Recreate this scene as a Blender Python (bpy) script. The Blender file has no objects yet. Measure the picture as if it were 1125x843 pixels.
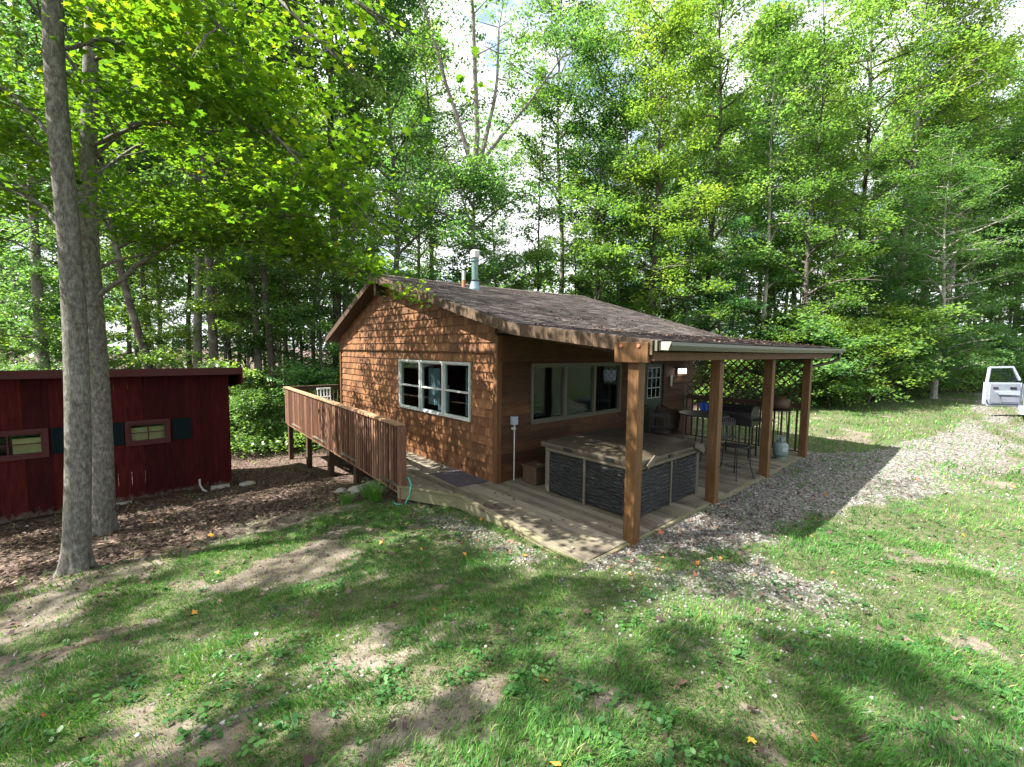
import bpy, math, random
import numpy as np
from mathutils import Matrix, Vector
random.seed(7)
rad = math.radians
SC = bpy.context.scene
COL = SC.collection
# ------------------------------------------------------------------ helpers
WO = {}          # world origin of each object built (for placing children)

def tag(o, label=None, cat=None, group=None, kind=None):
    if label: o['label'] = label
    if cat: o['category'] = cat
    if group: o['group'] = group
    if kind: o['kind'] = kind
    return o

def thing(name, loc, label, cat, group=None):
    o = bpy.data.objects.new(name, None); COL.objects.link(o)
    o.empty_display_size = .2
    o.location = loc; WO[o.name] = Vector(loc)
    return tag(o, label, cat, group)

class MB:
    """collects shapes that become ONE mesh object"""
    def __init__(s): s.v = []; s.f = []; s.t = []
    def add(s, vs, fs, tint=.5):
        b = len(s.v); s.v += [tuple(p) for p in vs]
        for f in fs: s.f.append([i + b for i in f]); s.t.append(tint)
        return s
    def box(s, a, b, tint=.5):
        x0, y0, z0 = a; x1, y1, z1 = b
        return s.add([(x0,y0,z0),(x1,y0,z0),(x1,y1,z0),(x0,y1,z0),(x0,y0,z1),(x1,y0,z1),(x1,y1,z1),(x0,y1,z1)],
            [(3,2,1,0),(4,5,6,7),(0,1,5,4),(1,2,6,5),(2,3,7,6),(3,0,4,7)], tint)
    def hexa(s, p, tint=.5):   # 8 corners, bottom ring then top ring
        return s.add(p, [(3,2,1,0),(4,5,6,7),(0,1,5,4),(1,2,6,5),(2,3,7,6),(3,0,4,7)], tint)
    def beam(s, p, q, w, h, up=(0,0,1), tint=.5):
        p = Vector(p); q = Vector(q); d = (q-p).normalized(); u = Vector(up)
        r = d.cross(u).normalized(); u = r.cross(d).normalized()
        r *= w/2; u *= h/2
        return s.hexa([p-r-u, p+r-u, q+r-u, q-r-u, p-r+u, p+r+u, q+r+u, q-r+u], tint)
    def tube(s, pts, rs, n=8, cap=True, tint=.5):
        pts = [Vector(p) for p in pts]; m = len(pts)
        if not hasattr(rs, '__len__'): rs = [rs]*m
        b = len(s.v); ref = None
        for i, p in enumerate(pts):
            d = (pts[min(i+1, m-1)] - pts[max(i-1, 0)]).normalized()
            if ref is None:
                ref = Vector((1,0,0)) if abs(d.x) < .8 else Vector((0,1,0))
            a = (ref - d*ref.dot(d)).normalized(); ref = a; c = d.cross(a)
            for k in range(n):
                t = 2*math.pi*k/n
                s.v.append(tuple(p + (a*math.cos(t) + c*math.sin(t))*rs[i]))
        for i in range(m-1):
            for k in range(n):
                k2 = (k+1) % n
                s.f.append([b+i*n+k, b+i*n+k2, b+(i+1)*n+k2, b+(i+1)*n+k]); s.t.append(tint)
        if cap:
            s.f.append([b+k for k in range(n)][::-1]); s.t.append(tint)
            s.f.append([b+(m-1)*n+k for k in range(n)]); s.t.append(tint)
        return s
    def lathe(s, prof, c=(0,0,0), n=24, tint=.5):
        b = len(s.v); m = len(prof)
        for r, z in prof:
            for k in range(n):
                t = 2*math.pi*k/n; s.v.append((c[0]+r*math.cos(t), c[1]+r*math.sin(t), c[2]+z))
        for i in range(m-1):
            for k in range(n):
                k2 = (k+1) % n; s.f.append([b+i*n+k, b+i*n+k2, b+(i+1)*n+k2, b+(i+1)*n+k]); s.t.append(tint)
        s.f.append([b+k for k in range(n)][::-1]); s.f.append([b+(m-1)*n+k for k in range(n)]); s.t += [tint, tint]
        return s
    def prism(s, poly, z0, z1, tint=.5):
        n = len(poly); b = len(s.v)
        s.v += [(x, y, z0) for x, y in poly] + [(x, y, z1) for x, y in poly]
        s.f.append([b+i for i in range(n)][::-1]); s.f.append([b+n+i for i in range(n)])
        for i in range(n):
            j = (i+1) % n; s.f.append([b+i, b+j, b+n+j, b+n+i])
        s.t += [tint]*(n+2)
        return s

def obj(name, mb, mat, parent=None, smooth=False, bevel=0, origin=None):
    o0 = WO[parent.name] if parent else Vector(origin or (0,0,0))
    me = bpy.data.meshes.new(name)
    me.from_pydata([(x-o0.x, y-o0.y, z-o0.z) for x, y, z in mb.v], [], mb.f)
    at = me.attributes.new('tint', 'FLOAT', 'FACE'); at.data.foreach_set('value', mb.t)
    if smooth: me.polygons.foreach_set('use_smooth', [True]*len(me.polygons))
    me.materials.append(mat); me.update()
    o = bpy.data.objects.new(name, me); COL.objects.link(o)
    if parent: o.parent = parent; WO[o.name] = o0.copy()
    else: o.location = o0; WO[o.name] = o0.copy()
    if bevel:
        md = o.modifiers.new('bevel', 'BEVEL'); md.width = bevel; md.segments = 2; md.limit_method = 'ANGLE'; md.angle_limit = rad(40)
    return o

def np_mesh(name, V, k, tint, mat, faces=None):
    """V: (n*k,3) vertices, k verts per face; tint per face"""
    me = bpy.data.meshes.new(name); nv = len(V)
    idx = np.arange(nv, dtype=np.int32) if faces is None else faces.astype(np.int32).ravel()
    nf = len(idx)//k
    me.vertices.add(nv); me.loops.add(len(idx)); me.polygons.add(nf)
    me.vertices.foreach_set('co', V.astype(np.float32).ravel())
    me.loops.foreach_set('vertex_index', idx)
    me.polygons.foreach_set('loop_start', np.arange(nf, dtype=np.int32)*k)
    me.update(calc_edges=True)
    at = me.attributes.new('tint', 'FLOAT', 'FACE'); at.data.foreach_set('value', np.asarray(tint, dtype=np.float32))
    me.materials.append(mat)
    return me

def np_obj(name, me, parent=None, loc=(0,0,0)):
    o = bpy.data.objects.new(name, me); COL.objects.link(o); o.location = loc
    if parent: o.parent = parent
    WO[o.name] = Vector(loc)
    return o

def copy_tree(root, loc, rz=0, s=(1,1,1)):
    r = root.copy(); COL.objects.link(r); r.location = loc; r.rotation_euler = (0,0,rz); r.scale = s
    for ch in list(root.children):
        c = ch.copy(); COL.objects.link(c); c.parent = r
        for g in list(ch.children):
            d = g.copy(); COL.objects.link(d); d.parent = c
    return r

# ------------------------------------------------------------------ noise
def _h(ix, iy, s):
    n = (ix.astype(np.int64)*374761393 + iy.astype(np.int64)*668265263 + s*1442695041) & 0x7fffffff
    n = ((n ^ (n >> 13))*1274126177) & 0x7fffffff
    return ((n ^ (n >> 16)) & 0xffff)/65535.
def vnoise(x, y, s=0):
    x = np.asarray(x, float); y = np.asarray(y, float)
    ix = np.floor(x); iy = np.floor(y); fx = x-ix; fy = y-iy
    fx = fx*fx*(3-2*fx); fy = fy*fy*(3-2*fy)
    a = _h(ix,iy,s); b = _h(ix+1,iy,s); c = _h(ix,iy+1,s); d = _h(ix+1,iy+1,s)
    return (a*(1-fx)+b*fx)*(1-fy) + (c*(1-fx)+d*fx)*fy
def fbm(x, y, s=0, o=4):
    t = 0; a = .5; n = 0
    for i in range(o):
        t = t + a*vnoise(x*2**i+i*17.3, y*2**i-i*9.1, s+i); n += a; a *= .5
    return t/n
def sstep(a, b, x):
    t = np.clip((np.asarray(x, float)-a)/(b-a), 0, 1); return t*t*(3-2*t)

def H(x, y):
    x = np.asarray(x, float); y = np.asarray(y, float)
    sl = np.interp(y, [2.6,4.5,6.9,9.2,11.2,13.3,15.7,25,45,80], [-.03,-.13,-.31,-.66,-.9,-1.15,-1.36,-2.1,-2.6,-2.4])
    w = 1 - sstep(9, 17, x)
    z = -.03*(1-w) + sl*w
    r = np.sqrt(x*x+y*y)
    z = z + .62*np.clip(1-r/5.2, 0, 1)
    z = z + .018*np.clip(x-10, 0, 20)
    d = sstep(24, 60, r); z = z + d*1.5*fbm(x*.04, y*.04, 3)
    near_deck = sstep(0, .8, np.abs(x-4.4)+np.abs(np.clip(y-6, 0, 9)-(y-6)))
    z = z + (fbm(x*.9, y*.9, 5)-.5)*.07*sstep(1.5,4,r)*near_deck + (fbm(x*5, y*5, 8)-.5)*.025
    return z
def Hs(x, y): return float(H(np.array([x]), np.array([y]))[0])

# zone masks ------------------------------------------------------
def m_gravel(x, y):
    yu = np.interp(x, [3.2,4.6,5,12,13.2,18,26,60], [2.7,3.2,3.4,3.4,2.1,1.1,.8,.8])
    yl = np.interp(x, [3.4,4.6,6,8,10,13,25,60], [2.95,2.45,2.0,1.45,.8,-.3,-4.5,-9])
    n = (fbm(x*1.3, y*1.3, 21)-.5)*.9
    m = sstep(-.15, .25, np.minimum(yu-y+n*.5, y-yl+n*1.2))
    m = np.maximum(m, sstep(.50,.62, fbm(x*.8+4, y*.8, 29))*sstep(2.5,5,x)*sstep(-2.8,-.6,y-yl)*.8*(y<yu))
    e = sstep(-.2,.5,x-3.0)*sstep(4.3,3.9,x)*sstep(3.0,3.6,y)*sstep(6.6,5.9,y)   # strip at the deck edge
    m = np.maximum(m, e*.5)
    under = (x > 3.7) & (x < 12.6) & (y > 3.0) & (y < 16.5)
    m = np.where(under, 0, m)
    tr = sstep(12,16,x)*sstep(.35,.6,fbm(x*.35,y*1.5,33))
    return m*(1-.6*tr)*(1-.45*sstep(8,10.5,x)*sstep(.38,.6,fbm(x*.9,y*1.4,35)))
def m_litter(x, y):
    line = 7.0 + .15*x + (fbm(x*.7, y*.7, 41)-.5)*1.6
    m = sstep(-.3, .9, y-line)*sstep(4.6, 3.6, x)
    forest = np.maximum(sstep(13.5, 15.5, y), sstep(0, 1.5, y-np.interp(x,[12,14,18,24,40],[6.5,6.2,6.6,4.2,2.2])-(fbm(x,y,45)-.5)))
    forest = forest*((x > 12.5) | (y > 15))
    below = sstep(5.5, 7.5, y)*sstep(13.5, 12.0, x)*(x > 3.4)*.95
    return np.clip(np.maximum(np.maximum(m, forest), below), 0, 1)
def m_grass(x, y):
    z = fbm(x*.75, y*.75, 51, 4)*.6 + fbm(x*2.6, y*2.6, 57, 3)*.4
    far = sstep(11, 14, x)
    th = np.interp(y, [-3, 2.5, 4, 5.2, 6.6, 7.4], [.30,.32,.36,.42,.50,.66])
    th = th + np.interp(x, [-4,-1,1,3.5], [.05,.03,.01,0])*(y > 1)
    th = th*(1-far) + .30*far
    m = sstep(-.07, .09, z-th+(fbm(x*9, y*9, 62, 3)-.5)*.22)
    m = m*(1-.93*m_gravel(x, y)) * (1-m_litter(x, y))
    return m

# ------------------------------------------------------------------ materials
def nmat(name):
    m = bpy.data.materials.new(name); m.use_nodes = True
    nt = m.node_tree; b = nt.nodes['Principled BSDF']; out = nt.nodes['Material Output']
    return m, nt, b, out
def N(nt, t, **kw):
    n = nt.nodes.new(t)
    for k, v in kw.items():
        if k.startswith('i_'):
            key = k[2:]; key = int(key) if key.isdigit() else key.replace('_', ' ')
            n.inputs[key].default_value = v
        else: setattr(n, k, v)
    return n
def L(nt, a, b): nt.links.new(a, b)
def ramp(nt, fac, stops, interp='LINEAR'):
    r = nt.nodes.new('ShaderNodeValToRGB'); r.color_ramp.interpolation = interp
    e = r.color_ramp.elements
    while len(e) < len(stops): e.new(.5)
    for i, (p, c) in enumerate(stops):
        e[i].position = p; e[i].color = (c[0], c[1], c[2], 1)
    L(nt, fac, r.inputs[0]); return r.outputs[0]
def math_(nt, op, a, b=None, c=None):
    n = nt.nodes.new('ShaderNodeMath'); n.operation = op
    for i, v in enumerate((a, b, c)):
        if v is None: continue
        if isinstance(v, (int, float)): n.inputs[i].default_value = v
        else: L(nt, v, n.inputs[i])
    return n.outputs[0]
def mixc(nt, f, a, b, mode='MIX'):
    n = nt.nodes.new('ShaderNodeMix'); n.data_type = 'RGBA'; n.blend_type = mode
    for s, v in ((n.inputs['Factor'], f), (n.inputs[6], a), (n.inputs[7], b)):
        if isinstance(v, (int, float)): s.default_value = v
        elif isinstance(v, tuple): s.default_value = (v[0], v[1], v[2], 1)
        else: L(nt, v, s)
    return n.outputs[2]
def coords(nt, scale=(1,1,1), kind='Object'):
    tc = nt.nodes.new('ShaderNodeTexCoord'); mp = nt.nodes.new('ShaderNodeMapping')
    mp.inputs['Scale'].default_value = scale; L(nt, tc.outputs[kind], mp.inputs[0]); return mp.outputs[0]
def noise(nt, co, sc, det=4, rough=.6, dist=0):
    n = nt.nodes.new('ShaderNodeTexNoise'); n.inputs['Scale'].default_value = sc; n.inputs['Detail'].default_value = det
    n.inputs['Roughness'].default_value = rough; n.inputs['Distortion'].default_value = dist
    L(nt, co, n.inputs['Vector']); return n.outputs['Fac']
def attr(nt, name='tint'):
    n = nt.nodes.new('ShaderNodeAttribute'); n.attribute_name = name; return n
def bump(nt, b, h, strength=.5, dist=.01):
    n = nt.nodes.new('ShaderNodeBump'); n.inputs['Strength'].default_value = strength; n.inputs['Distance'].default_value = dist
    L(nt, h, n.inputs['Height']); L(nt, n.outputs[0], b.inputs['Normal'])

def wood(name, stops, stretch=(12,12,1.2), rough=.75, stain=(.05,.035,.02), stain_amt=.5, tint_amt=.5, bmp=.35, edge=None):
    m, nt, b, out = nmat(name)
    co = coords(nt, stretch); g = noise(nt, co, 3.0, 6, .65, .6)
    big = noise(nt, coords(nt), 1.3, 5, .65, .3)
    t = attr(nt).outputs['Fac']
    f = math_(nt, 'ADD', math_(nt, 'MULTIPLY', g, .75), math_(nt, 'MULTIPLY', math_(nt, 'SUBTRACT', t, .5), tint_amt))
    f = math_(nt, 'ADD', f, .12)
    c = ramp(nt, f, stops)
    sf = ramp(nt, big, [(.42,(0,0,0)),(.72,(1,1,1))])
    c2 = mixc(nt, math_(nt, 'MULTIPLY', sf, stain_amt), c, stain)
    L(nt, c2, b.inputs['Base Color']); b.inputs['Roughness'].default_value = rough
    b.inputs['Specular IOR Level'].default_value = .3
    bump(nt, b, g, bmp, .01)
    return m

def plain(name, col, rough=.6, metal=0, var=.15, sc=6, spec=.4, bmp=0):
    m, nt, b, out = nmat(name)
    n = noise(nt, coords(nt), sc, 5, .6)
    dk = tuple(c*(1-var) for c in col); lt = tuple(min(1, c*(1+var)) for c in col)
    L(nt, ramp(nt, n, [(.3,dk),(.7,lt)]), b.inputs['Base Color'])
    L(nt, ramp(nt, n, [(.3,(rough*.8,)*3),(.75,(min(1,rough*1.2),)*3)]), b.inputs['Roughness'])
    b.inputs['Metallic'].default_value = metal; b.inputs['Specular IOR Level'].default_value = spec
    if bmp: bump(nt, b, n, bmp, .01)
    return m

def leafmat(name, stops, trans=.45, tcol_boost=(2.2,2.1,.8), objvar=.4, rough=.38):
    m, nt, b, out = nmat(name)
    t = attr(nt).outputs['Fac']
    oi = nt.nodes.new('ShaderNodeObjectInfo')
    f = math_(nt, 'ADD', t, math_(nt, 'MULTIPLY', math_(nt, 'SUBTRACT', oi.outputs['Random'], .5), objvar))
    c = ramp(nt, f, stops)
    if objvar > .1:
        rv = math_(nt, 'FRACT', math_(nt, 'MULTIPLY', oi.outputs['Random'], 7.31))
        c = mixc(nt, 1.0, c, ramp(nt, rv, [(0,(.78,.98,1.25)),(.5,(1,1,1)),(1,(1.22,1.08,.72))]), 'MULTIPLY')
    L(nt, c, b.inputs['Base Color']); b.inputs['Roughness'].default_value = rough; b.inputs['Specular IOR Level'].default_value = .6 if objvar > .1 else .2
    tr = nt.nodes.new('ShaderNodeBsdfTranslucent')
    L(nt, mixc(nt, 1.0, c, tcol_boost, 'MULTIPLY'), tr.inputs[0])
    mx = nt.nodes.new('ShaderNodeMixShader'); mx.inputs[0].default_value = trans
    L(nt, b.outputs[0], mx.inputs[1]); L(nt, tr.outputs[0], mx.inputs[2]); L(nt, mx.outputs[0], out.inputs[0])
    return m

def barkmat(name, c1, c2, c3, sc=1.0, lich=.4):
    m, nt, b, out = nmat(name)
    a = noise(nt, coords(nt, (9*sc,9*sc,2.2*sc)), 4, 7, .7, .4)
    p = noise(nt, coords(nt), 2.6, 5, .6)
    c = ramp(nt, a, [(.3,c1),(.55,c2),(.8,c3)])
    c = mixc(nt, math_(nt,'MULTIPLY', ramp(nt, p, [(.5,(0,0,0)),(.66,(1,1,1))]), lich), c, (.33,.36,.30))
    L(nt, c, b.inputs['Base Color']); b.inputs['Roughness'].default_value = .9; b.inputs['Specular IOR Level'].default_value = .2
    bump(nt, b, a, .8, .02)
    return m

M = {}
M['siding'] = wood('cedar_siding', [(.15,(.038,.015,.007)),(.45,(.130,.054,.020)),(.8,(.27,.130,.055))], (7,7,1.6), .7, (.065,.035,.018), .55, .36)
M['siding_long'] = wood('shaded_cedar_boards', [(.15,(.018,.0075,.0035)),(.45,(.058,.024,.009)),(.8,(.125,.056,.022))], (1.2,5,9), .72, (.03,.016,.008), .5, .3)  # darker than the gable cedar, porch shade put into the colour
M['post'] = wood('post_wood', [(.2,(.028,.013,.005)),(.5,(.088,.042,.014)),(.8,(.24,.13,.048))], (14,14,.9), .6, (.16,.08,.03), .45, .2, .5)
M['trim'] = wood('trim_wood', [(.15,(.035,.016,.007)),(.5,(.095,.043,.016)),(.85,(.20,.10,.04))], (8,8,1.2), .65, (.10,.055,.025), .5, .2)
M['fascia'] = wood('weathered_fascia', [(.25,(.022,.014,.009)),(.5,(.075,.047,.028)),(.8,(.26,.19,.125))], (4,9,3), .75, (.05,.035,.025), .8, .2)
M['deck'] = wood('deck_boards', [(.15,(.042,.034,.026)),(.5,(.115,.096,.073)),(.85,(.24,.215,.17))], (16,1.0,16), .8, (.20,.19,.12), .6, .5, .5)
M['deckedge'] = wood('mossy_fascia', [(.15,(.08,.068,.04)),(.5,(.18,.16,.10)),(.85,(.30,.28,.20))], (3,3,9), .85, (.12,.14,.06), .8, .3)
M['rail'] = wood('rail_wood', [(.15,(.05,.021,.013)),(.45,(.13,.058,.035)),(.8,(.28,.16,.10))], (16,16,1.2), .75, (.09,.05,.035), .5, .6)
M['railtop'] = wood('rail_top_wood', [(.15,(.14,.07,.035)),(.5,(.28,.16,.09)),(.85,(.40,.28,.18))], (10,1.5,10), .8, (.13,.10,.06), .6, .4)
M['dark_wood'] = wood('dark_wood', [(.15,(.025,.015,.01)),(.5,(.06,.035,.022)),(.85,(.11,.07,.045))], (8,8,1.5), .8)
M['lattice'] = plain('lattice_wood', (.05,.03,.018), .8)
M['ceil'] = wood('porch_ceiling_wood', [(.15,(.03,.018,.012)),(.5,(.06,.036,.022)),(.85,(.10,.065,.04))], (2,10,10), .8)
M['white'] = plain('white_vinyl', (.42,.44,.42), .45, var=.08)
M['beige'] = plain('beige_vinyl', (.08,.077,.052), .5, var=.1)
M['gutter'] = plain('gutter_paint', (.085,.09,.064), .5, var=.18, sc=3)
M['gutter_end'] = plain('gutter_end_paint', (.22,.23,.19), .5, var=.1)
M['downspout'] = plain('downspout_paint', (.03,.024,.018), .5)
M['tub_tan'] = plain('tub_trim', (.105,.09,.07), .55, var=.08)
M['tub_cover'] = plain('tub_vinyl', (.055,.045,.031), .5, var=.18, sc=2, bmp=.1)
M['black'] = plain('black_metal', (.012,.012,.013), .45)
M['greypipe'] = plain('grey_conduit', (.45,.45,.42), .5)
M['metalbox'] = plain('grey_box', (.30,.34,.38), .45)
M['flue'] = plain('painted_flue', (.11,.18,.17), .4, .3, var=.25)
M['rustpipe'] = plain('rusty_pipe', (.33,.12,.06), .8, var=.4)
M['flashing'] = plain('roof_flashing', (.17,.24,.29), .4, .3)
M['door'] = plain('dark_door_paint', (.02,.035,.03), .5)
M['rock'] = plain('rock', (.30,.28,.25), .9, var=.35, sc=9, bmp=.6)
M['blue'] = plain('blue_cloth', (.03,.10,.45), .8)
M['teal'] = plain('teal_cloth', (.03,.24,.26), .8)
M['hose'] = plain('green_hose', (.05,.36,.27), .45)
M['tank'] = plain('tank_paint', (.15,.20,.19), .4, var=.12)
M['brownmetal'] = plain('brown_enamel', (.055,.03,.018), .6)
M['curtain'] = plain('curtain_cloth', (.16,.17,.19), .9)
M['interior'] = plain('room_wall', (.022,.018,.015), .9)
M['shutter'] = plain('dark_green_paint', (.002,.009,.010), .85, var=.3, spec=.15)
M['concrete'] = plain('concrete_block', (.33,.31,.27), .95, var=.3, sc=10, bmp=.4)
M['cardboard'] = plain('tan_box_card', (.62,.42,.18), .8)
M['carpaint'] = plain('silver_white_paint', (.38,.42,.50), .3, .2, var=.03)
M['carinner'] = plain('door_liner', (.20,.22,.26), .6, var=.1)
M['rubber'] = plain('tyre_rubber', (.02,.02,.02), .85)
M['chrome'] = plain('bright_metal', (.6,.6,.6), .2, 1)
M['mat'] = plain('doormat_rubber', (.05,.043,.055), .95, var=.4, sc=30, bmp=.5)
M['patio'] = plain('white_resin', (.7,.7,.7), .5)

def shedmat():
    m, nt, b, out = nmat('red_board_paint')
    co = coords(nt)
    n = noise(nt, coords(nt, (6,6,.8)), 3, 6, .65)
    c = ramp(nt, math_(nt,'ADD', n, math_(nt,'MULTIPLY', math_(nt,'SUBTRACT', attr(nt).outputs['Fac'], .5), .3)), [(.25,(.018,.0013,.0015)),(.55,(.042,.0032,.0034)),(.85,(.085,.012,.010))])
    sep = nt.nodes.new('ShaderNodeSeparateXYZ'); L(nt, co, sep.inputs[0])
    p = noise(nt, coords(nt, (5,5,3)), 2.2, 6, .7)
    # peeled paint band at the foot of the boards
    w = math_(nt, 'SUBTRACT', math_(nt, 'ADD', math_(nt,'MULTIPLY', p, .55), -.13), sep.outputs['Z'])
    w = ramp(nt, w, [(.0,(0,0,0)),(.12,(1,1,1))])
    L(nt, mixc(nt, w, c, (.09,.072,.055)), b.inputs['Base Color']); b.inputs['Roughness'].default_value = .8; b.inputs['Specular IOR Level'].default_value = .15
    bump(nt, b, n, .3, .01); return m
M['shed'] = shedmat()
M['shedtrim'] = plain('red_trim_paint', (.050,.0045,.0045), .65, var=.2)

def skirtmat():   # tub skirt panel, moulded like split stone
    m, nt, b, out = nmat('tub_skirt_panel')
    n = noise(nt, coords(nt, (2.2,2.2,11)), 3, 4, .6, .8)
    L(nt, ramp(nt, n, [(.35,(.002,.0025,.003)),(.75,(.010,.0115,.014))]), b.inputs['Base Color'])
    b.inputs['Roughness'].default_value = .5; bump(nt, b, n, 1, .05); return m
M['skirt'] = skirtmat()

def roofmat():
    m, nt, b, out = nmat('brown_shingles')
    t = attr(nt).outputs['Fac']
    n = noise(nt, coords(nt), 60, 3, .7); big = noise(nt, coords(nt), .7, 5, .6)
    c = ramp(nt, math_(nt,'ADD', math_(nt,'MULTIPLY', t, .6), math_(nt,'MULTIPLY', n, .5)), [(.15,(.018,.015,.014)),(.5,(.044,.036,.034)),(.9,(.10,.086,.08))])
    c = mixc(nt, math_(nt,'MULTIPLY', ramp(nt, big, [(.5,(0,0,0)),(.7,(1,1,1))]), .35), c, (.15,.12,.105))
    L(nt, c, b.inputs['Base Color']); b.inputs['Roughness'].default_value = .9; b.inputs['Specular IOR Level'].default_value = .25
    bump(nt, b, n, .6, .004); return m
M['roof'] = roofmat()

def glassmat():
    m, nt, b, out = nmat('window_glass')
    g = N(nt, 'ShaderNodeBsdfGlossy'); g.inputs['Roughness'].default_value = .03; g.inputs[0].default_value = (.9,.95,1,1)
    tr = N(nt, 'ShaderNodeBsdfTransparent'); tr.inputs[0].default_value = (.75,.85,.85,1)
    fr = N(nt, 'ShaderNodeLayerWeight'); fr.inputs[0].default_value = .5
    mx = N(nt, 'ShaderNodeMixShader'); L(nt, math_(nt,'ADD', math_(nt,'MULTIPLY', math_(nt,'POWER', fr.outputs['Facing'], 5.0), .6), .018), mx.inputs[0])
    L(nt, tr.outputs[0], mx.inputs[1]); L(nt, g.outputs[0], mx.inputs[2]); L(nt, mx.outputs[0], out.inputs[0])
    return m
M['glass'] = glassmat()
def emit(name, col, s):
    m, nt, b, out = nmat(name); b.inputs['Emission Color'].default_value = (*col,1); b.inputs['Emission Strength'].default_value = s; return m
M['lamp'] = emit('lamp_glow', (1,.95,.85), 2)

LEAF = [(.0,(.022,.055,.026)),(.35,(.048,.110,.042)),(.6,(.085,.170,.055)),(.85,(.14,.23,.065)),(1,(.21,.28,.08))]
M['leaf'] = leafmat('forest_leaf', LEAF, .5)
M['leaf2'] = leafmat('understory_leaf', [(.0,(.030,.075,.034)),(.4,(.068,.15,.055)),(.7,(.12,.22,.07)),(1,(.20,.29,.09))], .5)
M['maple'] = leafmat('maple_leaf', [(.0,(.022,.06,.014)),(.4,(.055,.13,.02)),(.7,(.115,.20,.025)),(.9,(.20,.26,.03)),(.955,(.30,.20,.03)),(1,(.36,.11,.03))], .55, (2.0,1.95,.5), .08)
M['grass'] = leafmat('grass_blade', [(.0,(.025,.085,.022)),(.4,(.055,.165,.032)),(.7,(.105,.25,.045)),(.88,(.21,.31,.075)),(1,(.36,.33,.17))], .35, (1.3,1.4,.7), 0)
M['weed'] = leafmat('weed_leaf', [(.0,(.022,.075,.024)),(.5,(.045,.13,.036)),(1,(.09,.20,.055))], .35, (1.3,1.4,.8), 0)
M['dead'] = leafmat('dead_leaf', [(.0,(.035,.022,.020)),(.3,(.068,.046,.038)),(.55,(.125,.085,.066)),(.75,(.23,.175,.13)),(.88,(.34,.10,.05)),(.96,(.60,.26,.05)),(1,(.75,.50,.06))], .15, (1.2,1,.8), 0, .7)
M['bark'] = barkmat('grey_bark', (.075,.065,.055), (.19,.175,.155), (.34,.32,.28), .7, .5)
M['bark_dark'] = barkmat('dark_bark', (.03,.026,.022), (.085,.072,.06), (.18,.16,.135), .7, .3)
M['bark_pale'] = barkmat('pale_bark', (.16,.14,.12), (.34,.32,.28), (.55,.53,.49), .5, .3)

def groundmat():
    m, nt, b, out = nmat('yard_soil')
    co = coords(nt)
    a = attr(nt, 'zones'); sep = nt.nodes.new('ShaderNodeSeparateColor'); L(nt, a.outputs['Color'], sep.inputs[0])
    n1 = noise(nt, co, 1.1, 6, .65); n2 = noise(nt, co, 9, 6, .7); n3 = noise(nt, co, 55, 4, .7)
    dirt = ramp(nt, math_(nt,'ADD', math_(nt,'MULTIPLY', n1, .5), math_(nt,'MULTIPLY', n2, .5)), [(.3,(.06,.050,.040)),(.5,(.145,.125,.10)),(.68,(.26,.23,.185))])
    dirt = mixc(nt, .5, dirt, ramp(nt, n3, [(.3,(.55,.55,.55)),(.7,(1.15,1.15,1.15))]), 'MULTIPLY')
    gr = ramp(nt, n2, [(.3,(.028,.045,.015)),(.7,(.10,.115,.045))])
    v = nt.nodes.new('ShaderNodeTexVoronoi'); v.inputs['Scale'].default_value = 28; L(nt, co, v.inputs['Vector'])
    vc = nt.nodes.new('ShaderNodeSeparateColor'); L(nt, v.outputs['Color'], vc.inputs[0])
    grav = ramp(nt, vc.outputs[0], [(.0,(.045,.04,.035)),(.5,(.125,.116,.104)),(1,(.25,.24,.222))])
    lit = ramp(nt, vc.outputs[1], [(.0,(.025,.018,.015)),(.5,(.07,.047,.038)),(.85,(.14,.10,.08)),(1,(.22,.17,.13))])
    k = math_(nt,'MULTIPLY', math_(nt,'SUBTRACT', n2, .5), .9)
    def sh(s): return ramp(nt, math_(nt,'ADD', s, k), [(.35,(0,0,0)),(.65,(1,1,1))])
    n4 = noise(nt, co, 3.3, 8, .8, .5)
    dirt = mixc(nt, ramp(nt, n4, [(.52,(0,0,0)),(.62,(.7,.7,.7))]), dirt, (.11,.085,.06))
    c = mixc(nt, math_(nt,'MULTIPLY', sh(sep.outputs[0]), .75), dirt, gr)
    c = mixc(nt, sh(sep.outputs[2]), c, lit)
    c = mixc(nt, sh(sep.outputs[1]), c, grav)
    L(nt, c, b.inputs['Base Color']); b.inputs['Roughness'].default_value = .95; b.inputs['Specular IOR Level'].default_value = .15
    bump(nt, b, math_(nt,'ADD', n2, math_(nt,'MULTIPLY', n3, .5)), .7, .03)
    return m
M['ground'] = groundmat()
def stonemat():
    m, nt, b, out = nmat('gravel_stone')
    L(nt, ramp(nt, attr(nt).outputs['Fac'], [(.0,(.045,.042,.04)),(.4,(.14,.132,.122)),(.8,(.28,.268,.25)),(1,(.45,.44,.42))]), b.inputs['Base Color'])
    b.inputs['Roughness'].default_value = .85; return m
M['stone'] = stonemat()

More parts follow.
